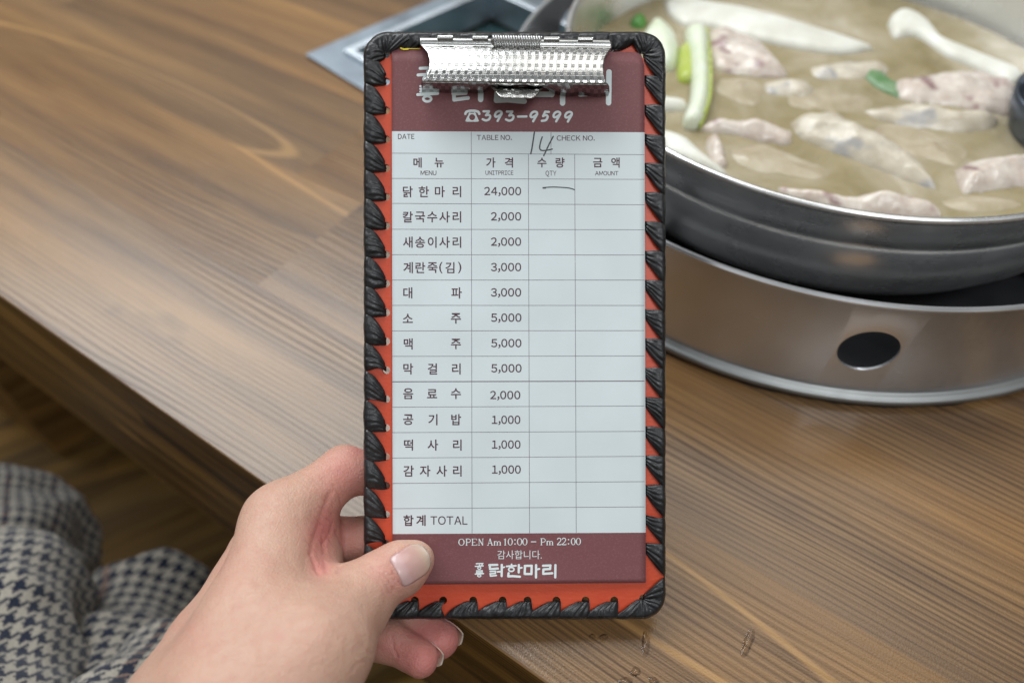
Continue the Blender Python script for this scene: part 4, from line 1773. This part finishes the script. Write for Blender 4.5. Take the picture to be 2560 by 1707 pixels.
def sd_cone(X, a, b, r1, r2):
    """rounded cone distance, X is (n,3)"""
    ba = b - a
    l2 = ba @ ba
    rr = r1 - r2
    a2 = l2 - rr * rr
    if a2 <= 0:
        c, r = (a, r1) if r1 > r2 else (b, r2)
        return np.linalg.norm(X - c, axis=1) - r
    il2 = 1.0 / l2
    pa = X - a
    y = pa @ ba
    z = y - l2
    d = pa * l2 - y[:, None] * ba
    x2 = (d * d).sum(1)
    y2 = y * y * l2
    z2 = z * z * l2
    k = np.sign(rr) * rr * rr * x2
    out = (np.sqrt(np.maximum(x2 * a2 * il2, 0)) + y * rr) * il2 - r1
    m1 = np.sign(z) * a2 * z2 > k
    m2 = np.sign(y) * a2 * y2 < k
    o1 = np.sqrt(np.maximum(x2 + z2, 0)) * il2 - r2
    o2 = np.sqrt(np.maximum(x2 + y2, 0)) * il2 - r1
    return np.where(m1, o1, np.where(m2, o2, out))


def smin(a, b, k):
    h = np.clip(0.5 + 0.5 * (b - a) / k, 0, 1)
    return b * (1 - h) + a * h - k * h * (1 - h)


def surface_nets(Fv, origin, h):
    nx, ny, nz = Fv.shape
    S = Fv < 0
    c = [S[i:nx - 1 + i, j:ny - 1 + j, k:nz - 1 + k] for i in (0, 1) for j in (0, 1) for k in (0, 1)]
    cnt = sum(x.astype(np.int8) for x in c)
    act = (cnt > 0) & (cnt < 8)
    idx = -np.ones(act.shape, np.int64)
    cells = np.argwhere(act)
    idx[act] = np.arange(len(cells))
    acc = np.zeros((len(cells), 3))
    num = np.zeros(len(cells))
    corners = [(i, j, k) for i in (0, 1) for j in (0, 1) for k in (0, 1)]
    for a in corners:
        for ax in range(3):
            if a[ax] == 0:
                b = list(a)
                b[ax] = 1
                va = Fv[cells[:, 0] + a[0], cells[:, 1] + a[1], cells[:, 2] + a[2]]
                vb = Fv[cells[:, 0] + b[0], cells[:, 1] + b[1], cells[:, 2] + b[2]]
                m = (va < 0) != (vb < 0)
                t = np.where(m, va / np.where(va - vb == 0, 1, va - vb), 0)
                p = np.tile(np.array(a, float), (len(cells), 1))
                p[:, ax] += t
                acc += np.where(m[:, None], p, 0)
                num += m
    V = (cells + acc / num[:, None]) * h + origin
    F = []
    for ax in range(3):
        o1, o2 = [(1, 2), (2, 0), (0, 1)][ax]
        sl0 = [slice(1, -1)] * 3
        A0 = [slice(None)] * 3
        A1 = [slice(None)] * 3
        A0[ax] = slice(0, -1)
        A1[ax] = slice(1, None)
        ch = S[tuple(A0)] != S[tuple(A1)]
        e = np.argwhere(ch)
        ok = (e[:, o1] > 0) & (e[:, o2] > 0) & (e[:, o1] < Fv.shape[o1] - 1) & (e[:, o2] < Fv.shape[o2] - 1)
        e = e[ok]
        inside = S[e[:, 0], e[:, 1], e[:, 2]]

        def at(d1, d2):
            q = e.copy()
            q[:, o1] += d1
            q[:, o2] += d2
            return idx[q[:, 0], q[:, 1], q[:, 2]]
        q = np.stack([at(-1, -1), at(0, -1), at(0, 0), at(-1, 0)], 1)
        q[~inside] = q[~inside][:, ::-1]
        F.append(q)
    F = np.vstack(F)
    F = F[(F >= 0).all(1)]
    return V, F


def build_hand(parent):
    A3 = lambda *p: np.array(hp(*p))
    # palm and forearm mass: (start, r, end, r, k)
    palm = [
        ((700, 1302, 6), 12.5, (640, 1560, 34), 17.0),        # index metacarpal
        ((648, 1385, -12), 12.2, (560, 1620, 18), 17.0),      # middle metacarpal
        ((690, 1470, -24), 11.0, (560, 1690, 2), 16.0),       # ring / little metacarpals
        ((884, 1506, 20), 11.8, (775, 1640, 44), 17.0),       # thumb metacarpal
        ((775, 1640, 44), 17.0, (640, 1800, 55), 23.0),       # thenar to wrist
        ((640, 1560, 34), 17.0, (560, 1780, 50), 24.0),
        ((560, 1620, 18), 17.0, (500, 1800, 36), 24.0),
        ((600, 1800, 48), 26.0, (330, 2150, 60), 27.0),       # forearm
        ((500, 1800, 36), 24.0, (330, 2150, 60), 27.0),
        ((330, 2150, 60), 27.0, (40, 2560, 76), 31.0),
        ((720, 1400, 6), 11.0, (800, 1530, 16), 12.0),
        ((786, 1335, -8), 10.2, (792, 1432, -2), 9.5),       # pad at the root of the fingers       # web between thumb and index
    ]
    fingers = [
        # chains: list of (point, radius mm)
        [((700, 1302, 6), 12.2), ((862, 1176, -14), 9.3), ((965, 1190, -17.5), 8.4), ((1060, 1240, -14.5), 7.2)],          # index
        [((690, 1400, -8), 12.0), ((800, 1352, -19), 10.4), ((930, 1357, -17.5), 10.2), ((1080, 1390, -14.5), 7.6)],          # middle
        [((700, 1478, -20), 11.0), ((850, 1490, -24), 9.2), ((985, 1530, -17), 8.5), ((1100, 1598, -8), 7.3)],           # ring
        [((720, 1545, -22), 10.0), ((850, 1590, -16), 8.6), ((975, 1602, -4), 7.9), ((1050, 1648, 2), 7.0)],            # little
    ]
    thumb = [((884, 1506, 20), 11.8), ((948, 1450, 15.5), 9.4), ((1002, 1420, 11.5), 9.0), ((1040, 1398, 8.2), 7.0)]

    prims = []
    lo = np.array([1e9] * 3)
    hi = -lo
    for p in palm:
        for q, r in ((p[0], p[1]), (p[2], p[3])):
            c = A3(*q)
            lo = np.minimum(lo, c - r / 1000)
            hi = np.maximum(hi, c + r / 1000)
    for ch in fingers + [thumb]:
        for q, r in ch:
            c = A3(*q)
            lo = np.minimum(lo, c - r / 1000)
            hi = np.maximum(hi, c + r / 1000)
    h = 0.0012
    lo -= 0.006
    hi += 0.006
    n = np.ceil((hi - lo) / h).astype(int) + 1
    gx = [lo[i] + h * np.arange(n[i]) for i in range(3)]
    X = np.stack(np.meshgrid(*gx, indexing='ij'), -1).reshape(-1, 3)
    # keep only the neighbourhood of the hand
    seeds = palm + [(c[i][0], c[i][1], c[i + 1][0], c[i + 1][1]) for c in fingers + [thumb] for i in range(len(c) - 1)]

    def sdf(X):
        P = None
        for a, ra, b, rb in palm:
            d = sd_cone(X, A3(*a), A3(*b), ra / 1000, rb / 1000)
            P = d if P is None else smin(P, d, 0.0105)
        R = P
        C = []
        for ch in fingers:
            prox = sd_cone(X, A3(*ch[0][0]), A3(*ch[1][0]), ch[0][1] / 1000, ch[1][1] / 1000)
            full = prox
            for i in range(1, len(ch) - 1):
                d = sd_cone(X, A3(*ch[i][0]), A3(*ch[i + 1][0]), ch[i][1] / 1000, ch[i + 1][1] / 1000)
                full = smin(full, d, 0.0035)
            C.append(full)
            R = np.minimum(R, smin(P, prox, 0.010)) if R is not P else smin(P, prox, 0.010)
        tp = sd_cone(X, A3(*thumb[0][0]), A3(*thumb[1][0]), thumb[0][1] / 1000, thumb[1][1] / 1000)
        R = smin(R, smin(P, tp, 0.009), 0.002)
        for i in range(1, len(thumb) - 1):
            d = sd_cone(X, A3(*thumb[i][0]), A3(*thumb[i + 1][0]), thumb[i][1] / 1000, thumb[i + 1][1] / 1000)
            tp = smin(tp, d, 0.005)
        C.append(tp)
        for c in C:
            R = smin(R, c, 0.0016)
        return R
    F = np.empty(len(X))
    for i in range(0, len(X), 400000):
        F[i:i + 400000] = sdf(X[i:i + 400000])
    V, Q = surface_nets(F.reshape(n), lo, h)
    # relax
    E = np.vstack([Q[:, [0, 1]], Q[:, [1, 2]], Q[:, [2, 3]], Q[:, [3, 0]]])
    E = np.vstack([E, E[:, ::-1]])
    for it in range(6):
        s = np.zeros_like(V)
        c = np.zeros(len(V))
        np.add.at(s, E[:, 0], V[E[:, 1]])
        np.add.at(c, E[:, 0], 1)
        m = s / np.maximum(c, 1)[:, None]
        V = V + (0.5 if it % 2 == 0 else -0.42) * (m - V)
    # one refinement, real geometry for the creases
    me0 = bpy.data.meshes.new('hand0')
    me0.from_pydata(V.tolist(), [], Q.tolist())
    o0 = link(bpy.data.objects.new('hand0', me0))
    sb = o0.modifiers.new('s', 'SUBSURF')
    sb.levels = 1
    me = bpy.data.meshes.new_from_object(o0.evaluated_get(bpy.context.evaluated_depsgraph_get()))
    bpy.data.objects.remove(o0)
    nv = len(me.vertices)
    co = np.empty(nv * 3)
    me.vertices.foreach_get('co', co)
    co = co.reshape(-1, 3)
    no = np.empty(nv * 3)
    me.vertex_normals.foreach_get('vector', no) if hasattr(me, 'vertex_normals') else me.vertices.foreach_get('normal', no)
    no = no.reshape(-1, 3)
    # photograph coordinates of every vertex, to lay creases where the hand has them
    rel = co - np.array(CAM)
    dep = rel @ np.array(FWD)
    px = rel @ np.array(RIGHT) / dep * FPX + 1280
    py = -(rel @ np.array(UP)) / dep * FPX + 853.5
    facing = (no @ np.array(-FWD)) > 0.05
    disp = np.zeros(nv)
    cpig = np.zeros(nv)

    def crease(pts, width, depth, dzr=None):
        P = smooth_path([(x, y, 0) for x, y in pts], 6)
        d = np.full(nv, 1e9)
        for a, b in zip(P[:-1], P[1:]):
            ax, ay, bx, by = a.x, a.y, b.x, b.y
            ex, ey = bx - ax, by - ay
            t = np.clip(((px - ax) * ex + (py - ay) * ey) / (ex * ex + ey * ey + 1e-9), 0, 1)
            d = np.minimum(d, np.hypot(px - ax - ex * t, py - ay - ey * t))
        ok = facing & (dep < D - 0.002) if dzr is None else facing & (dep > D - dzr[1] / 1000) & (dep < D - dzr[0] / 1000)
        disp[ok] -= 0.62 * depth * np.exp(-(d[ok] / width) ** 2)
        cpig[ok] += min(0.22, depth * 220) * np.exp(-(d[ok] / (width * 2.0)) ** 2)
    q5 = lambda *pts: [(300 + x * 0.4, 1080 + y * 0.4) for x, y in pts]
    # thumb joint wrinkles
    for k, (x0, y0, x1, y1, dpt) in enumerate(((1545, 855, 1690, 1010, 0.0006), (1570, 845, 1715, 990, 0.0008), (1600, 838, 1730, 960, 0.0005), (1525, 870, 1660, 1030, 0.0005), (1630, 832, 1745, 935, 0.0004))):
        crease(q5((x0, y0), ((x0 + x1) / 2 + 18, (y0 + y1) / 2 - 12), (x1, y1)), 2.2, dpt)
    crease([(1034, 1361), (1000, 1374), (977, 1399), (985, 1430), (1004, 1461), (1030, 1454), (1058, 1435)], 3.0, 0.0007)
    # folds of the web and the index finger
    crease(q5((1310, 390), (1268, 500), (1245, 590), (1205, 690), (1190, 760)), 7, 0.0006)
    crease(q5((1330, 330), (1370, 400), (1385, 455)), 3, 0.0005, (-40, 40))
    crease(q5((1262, 640), (1280, 760), (1288, 870)), 5, 0.0006, (-40, 40))
    crease(q5((1190, 760), (1215, 830), (1240, 885)), 5, 0.0008)
    crease(q5((1350, 620), (1385, 700), (1392, 780), (1360, 870)), 4, 0.0009, (-40, 40))
    crease(q5((1270, 690), (1310, 630), (1330, 560)), 3, 0.0005, (-40, 40))
    crease(q5((1450, 1500), (1480, 1450), (1530, 1430)), 4, 0.0004)
    crease(q5((1700, 1260), (1705, 1330), (1730, 1400)), 3, 0.0006, (-40, 40))
    # fine skin lines on the knuckles, the web and the back of the hand
    rl = random.Random(5)
    for (ax, ay, bx, by, n_, spread, dpt) in ((1180, 330, 1330, 470, 5, 34, 0.00030), (1420, 120, 1500, 300, 5, 26, 0.00035), (1230, 470, 1350, 560, 7, 40, 0.0004),
                                              (1210, 620, 1290, 700, 5, 46, 0.0004), (930, 430, 1010, 520, 4, 26, 0.0002), (1480, 1330, 1580, 1420, 5, 30, 0.0003)):
        for k in range(n_):
            o_ = (k - n_ / 2) * spread + rl.uniform(-8, 8)
            nx_, ny_ = -(by - ay), bx - ax
            ll = math.hypot(nx_, ny_)
            nx_, ny_ = nx_ / ll * o_, ny_ / ll * o_
            crease(q5((ax + nx_, ay + ny_), ((ax + bx) / 2 + nx_ + rl.uniform(-14, 14), (ay + by) / 2 + ny_ + rl.uniform(-14, 14)), (bx + nx_, by + ny_)), 2.0, dpt)
    # tendons and soft unevenness on the back of the hand
    for i in range(nv):
        p = co[i]
        disp[i] += 0.0007 * noise.noise(Vector((p[0] * 60, p[1] * 60, p[2] * 60))) + 0.00018 * noise.noise(Vector((p[0] * 190, p[1] * 190, p[2] * 190)))
    co = co + no * disp[:, None]
    # pigment: pinker knuckles, finger tips, palm side
    pig = np.zeros(nv)

    def blush(x, y, r, a, dzr=(-60, 90)):
        ok = (dep > D - dzr[1] / 1000) & (dep < D - dzr[0] / 1000)
        d = np.hypot(px - x, py - y) / r
        pig[ok] += a * np.exp(-d[ok] ** 2)
    blush(870, 1190, 75, 0.50)
    blush(895, 1120, 25, 0.35)
    blush(800, 1335, 45, 0.45)
    blush(835, 1300, 40, 0.35)
    blush(812, 1385, 34, 0.22)
    blush(800, 1420, 30, 0.4)
    blush(885, 1355, 70, 0.35, (-60, -5))
    blush(1060, 1650, 75, 0.75, (-40, 12))
    blush(1100, 1600, 75, 0.75, (-40, 2))
    blush(960, 1610, 60, 0.35, (-40, 8))
    blush(960, 1405, 45, 0.22)
    blush(995, 1465, 40, 0.30)
    blush(1060, 1430, 30, 0.25)
    blush(470, 1570, 60, 0.15)
    blush(700, 1590, 14, 0.22)
    blush(560, 1420, 70, 0.10)
    pig = np.clip(pig * 1.25 + cpig, 0, 0.9)
    org = np.array(parent.location)
    me.vertices.foreach_set('co', (co - org).ravel())
    at = me.attributes.new('pigment', 'FLOAT', 'POINT')
    at.data.foreach_set('value', pig)
    me.materials.clear()
    me.materials.append(M['skin'])
    me.polygons.foreach_set('use_smooth', [True] * len(me.polygons))
    me.update()
    o = bpy.data.objects.new('hand', me)
    link(o, parent)
    return o, co, me


person = empty('person', tuple(hp(600, 1650, 30)))
meta(person, "person's bare left hand gripping the clipboard, houndstooth wool clothing over the lap", 'person')
hand, hco, hme = build_hand(person)


def nail(centre, axis, normal, length, width, lift=0.00035, nu=22, nv=16, tipextra=0.0):
    """a nail plate laid onto the finger by casting rays along the nail normal"""
    axis = axis.normalized()
    normal = (normal - axis * normal.dot(axis)).normalized()
    side = normal.cross(axis).normalized()
    tree = BVHTree.FromPolygons([Vector(c) for c in hco.tolist()], [tuple(p.vertices) for p in hme.polygons])
    V, UV, F = [], [], []
    last = None
    for i in range(nu + 1):
        u = i / nu
        for j in range(nv + 1):
            v = j / nv * 2 - 1
            # squared base, rounded tip
            k = 1.0
            if u > 0.6:
                k = math.sqrt(max(0.0, 1 - ((u - 0.6) / 0.4) ** 2 * 0.80))
            elif u < 0.2:
                k = 0.80 + 0.20 * math.sqrt(max(0, 1 - ((0.2 - u) / 0.2) ** 2))
            p = centre + axis * ((u - 0.5) * length) + side * (v * width / 2 * k) + normal * 0.012
            hit, nn, _, dist = tree.ray_cast(p, -normal, 0.04)
            d = dist if hit else None
            V.append((p, d))
            UV.append((u, j / nv))
    ds = [d for _, d in V if d is not None]
    dm = sum(ds) / len(ds)
    D2 = np.array([d if d is not None else np.nan for _, d in V]).reshape(nu + 1, nv + 1)
    # fit a gentle cylinder: quadratic across, quadratic along
    uu, vv = np.meshgrid(np.linspace(-1, 1, nu + 1), np.linspace(-1, 1, nv + 1), indexing='ij')
    ok = ~np.isnan(D2) & (D2 < np.nanmedian(D2) + 0.0035)
    Mx = np.stack([np.ones(ok.sum()), uu[ok], vv[ok], uu[ok] ** 2, vv[ok] ** 2, uu[ok] * vv[ok]], 1)
    cf = np.linalg.lstsq(Mx, D2[ok], rcond=None)[0]
    cf[4] = max(cf[4], width * 0.13)
    fit = cf[0] + cf[1] * uu + cf[2] * vv + cf[3] * uu ** 2 + cf[4] * vv ** 2 + cf[5] * uu * vv
    off = lift + 0.0003 * np.clip((uu - 0.4), 0, 1)
    pts = []
    org = person.location
    for n_, (p, d) in enumerate(V):
        i, j = divmod(n_, nv + 1)
        pts.append(p - normal * (fit[i, j] - off[i, j]) - org)
    for i in range(nu):
        for j in range(nv):
            a = i * (nv + 1) + j
            F.append((a, a + 1, a + nv + 2, a + nv + 1))
    o = mesh_obj('fingernail', pts, F, M['nail'], hand)
    uvl = o.data.uv_layers.new(name='UVMap')
    for lp_ in o.data.loops:
        uvl.data[lp_.index].uv = UV[lp_.vertex_index]
    s = o.modifiers.new('t', 'SOLIDIFY')
    s.thickness = 0.0006
    s.offset = 0
    return o


ca = hp(990, 1431, 20)
cb = hp(1070, 1383, 14)
nail((ca + cb) / 2, cb - ca, -FWD * 1.0 + UP * 0.18 + RIGHT * 0.12, (cb - ca).length * 1.02, 0.0118)


def edge_nail(p0, p1, r, normal, length, half, over):
    """nail of a finger seen from its pad side: only the rim shows past the tip"""
    axis = (p1 - p0).normalized()
    normal = (normal - axis * normal.dot(axis)).normalized()
    side = normal.cross(axis)
    org = person.location
    V, F, UV = [], [], []
    nu, nv = 14, 14
    for i in range(nu + 1):
        u = i / nu
        for j in range(nv + 1):
            v = j / nv * 2 - 1
            k = math.sqrt(max(0.0, 1 - ((u - 0.6) / 0.4) ** 2 * 0.7)) if u > 0.6 else 1.0
            a = half * v * k
            d = -length * (1 - u) + over * u + r * 0.75
            rr = r * 1.0 - 0.0012 * max(0, (u - 0.3) / 0.7) ** 2
            V.append(p1 + axis * d + (normal * math.cos(a) + side * math.sin(a)) * rr - org)
            UV.append((u, j / nv))
    for i in range(nu):
        for j in range(nv):
            a = i * (nv + 1) + j
            F.append((a, a + 1, a + nv + 2, a + nv + 1))
    o = mesh_obj('fingernail', V, F, M['nail'], hand)
    uvl = o.data.uv_layers.new(name='UVMap')
    for lp_ in o.data.loops:
        uvl.data[lp_.index].uv = UV[lp_.vertex_index]
    sm = o.modifiers.new('t', 'SOLIDIFY')
    sm.thickness = 0.0005
    return o


# the two fingers that show under the board
edge_nail(hp(985, 1530, -17), hp(1100, 1598, -8), 0.0073, FWD * 0.9 + RIGHT * 0.5 + UP * 0.3, 0.008, 0.8, 0.0012)
edge_nail(hp(975, 1602, -4), hp(1050, 1648, 2), 0.0070, FWD * 0.8 + RIGHT * 0.6 + UP * 0.2, 0.008, 0.8, 0.0014)


def skirt(parent):
    V, F, UV = [], [], []
    org = parent.location

    def lobe(px0, py0, d0, r0, px1, py1, d1, r1, seed, fold=0.004, squash=1.0, uoff=0.0):
        a, b = at_depth(px0, py0, d0), at_depth(px1, py1, d1)
        ax = (b - a)
        L = ax.length
        ax.normalize()
        s = ax.cross(FWD).normalized()
        t = s.cross(ax)
        NA, NB = 96, 110
        base = len(V)
        for i in range(NB + 1):
            w = i / NB
            # rounded nose, then a tube
            dist = -r0 + (L + r0) * w
            if dist < 0:
                rr = r0 * math.sqrt(max(0, 1 - (dist / r0) ** 2))
            else:
                rr = r0 + (r1 - r0) * dist / L
            arc = r0 * math.acos(max(-1, min(1, -dist / r0))) if dist < 0 else r0 * math.pi / 2 + dist
            for j in range(NA + 1):
                an = 2 * math.pi * j / NA
                dirv = s * math.cos(an) + t * (math.sin(an) * squash)
                p = a + ax * dist + dirv * rr
                q = fold * (1.6 * (0.5 - abs(noise.noise(p * 17 + Vector((seed, 0, 0))))) + 0.6 * noise.noise(p * 40 + Vector((seed, 5, 0))))
                p = p + dirv * q * min(1, rr / r0)
                V.append(p - org)
                UV.append((an * (r0 + r1) / 2 + uoff, arc))
        for i in range(NB):
            for j in range(NA):
                k = base + i * (NA + 1) + j
                F.append((k, k + 1, k + NA + 2, k + NA + 1))
    # knee in front, second knee, cloth between, cuff beside the wrist
    lobe(-30, 1550, 0.46, 0.0545, -150, 2000, 0.36, 0.056, 1.0, 0.007, 1.0, 0.011)
    lobe(-90, 1490, 0.60, 0.104, -160, 1900, 0.48, 0.10, 5.0, 0.010, 0.8)
    lobe(372, 1550, 0.54, 0.043, 200, 1950, 0.42, 0.046, 9.0, 0.012, 1.0, 0.02)
    lobe(265, 1640, 0.56, 0.034, 170, 1900, 0.44, 0.045, 14.0, 0.012, 1.0)
    lobe(405, 1672, 0.43, 0.025, 250, 1930, 0.36, 0.036, 20.0, 0.007, 1.0)
    o = mesh_obj('skirt', V, F, M['houndstooth'], parent)
    uvl = o.data.uv_layers.new(name='UVMap')
    uvl.data.foreach_set('uv', np.array([UV[l.vertex_index] for l in o.data.loops]).ravel())
    return o


skirt(person)


# ------------------------------------------------------------------ spilt water on the table
def droplet(px, py, rx, ry, ang, label, seed):
    c = on_z(px, py, 0.0)
    NA, NR = 36, 8
    V, F = [], []
    hgt = 0.0008
    for i in range(NR + 1):
        r = i / NR
        for j in range(NA):
            an = 2 * math.pi * j / NA
            wob = 1 + 0.28 * noise.noise(Vector((math.cos(an) * 1.3 + seed, math.sin(an) * 1.3, seed)))
            x, y = rx * r * wob * math.cos(an), ry * r * wob * math.sin(an)
            V.append((x, y, 0.0002 + hgt * (1 - r * r) ** 1.6))
    for i in range(NR):
        for j in range(NA):
            k = (j + 1) % NA
            F.append((i * NA + j, (i + 1) * NA + j, (i + 1) * NA + k, i * NA + k))
    o = mesh_obj('water_drop', V, F, M['water'])
    bm = bmesh.new()
    bm.from_mesh(o.data)
    bmesh.ops.remove_doubles(bm, verts=bm.verts, dist=1e-7)
    bmesh.ops.recalc_face_normals(bm, faces=bm.faces)
    bm.to_mesh(o.data)
    bm.free()
    o.location = c
    o.rotation_euler = (0, 0, ang)
    meta(o, label, 'water drop', 'water drops spilt on the table')


droplet(1481, 1590, 0.0012, 0.0009, 0.2, 'tiny water drop, leftmost of those just below the clipboard', 1.0)
droplet(1509, 1592, 0.0018, 0.0012, 0.3, 'small water drop below the clipboard, right of the leftmost tiny drop', 2.0)
droplet(1614, 1608, 0.0052, 0.0016, math.radians(82), 'elongated water streak below the lower right corner of the clipboard', 3.0)
droplet(1589, 1678, 0.0024, 0.0015, 0.6, 'water drop below the elongated streak near the picture bottom', 4.0)
droplet(1563, 1702, 0.0028, 0.0014, 0.1, 'water drop cut by the picture bottom, left of the other one', 5.0)
droplet(1634, 1701, 0.0020, 0.0014, -0.4, 'water drop at the picture bottom, right of the other one', 6.0)
droplet(1869, 1606, 0.0068, 0.0017, math.radians(60), 'long water streak on the table far right of the clipboard', 7.0)
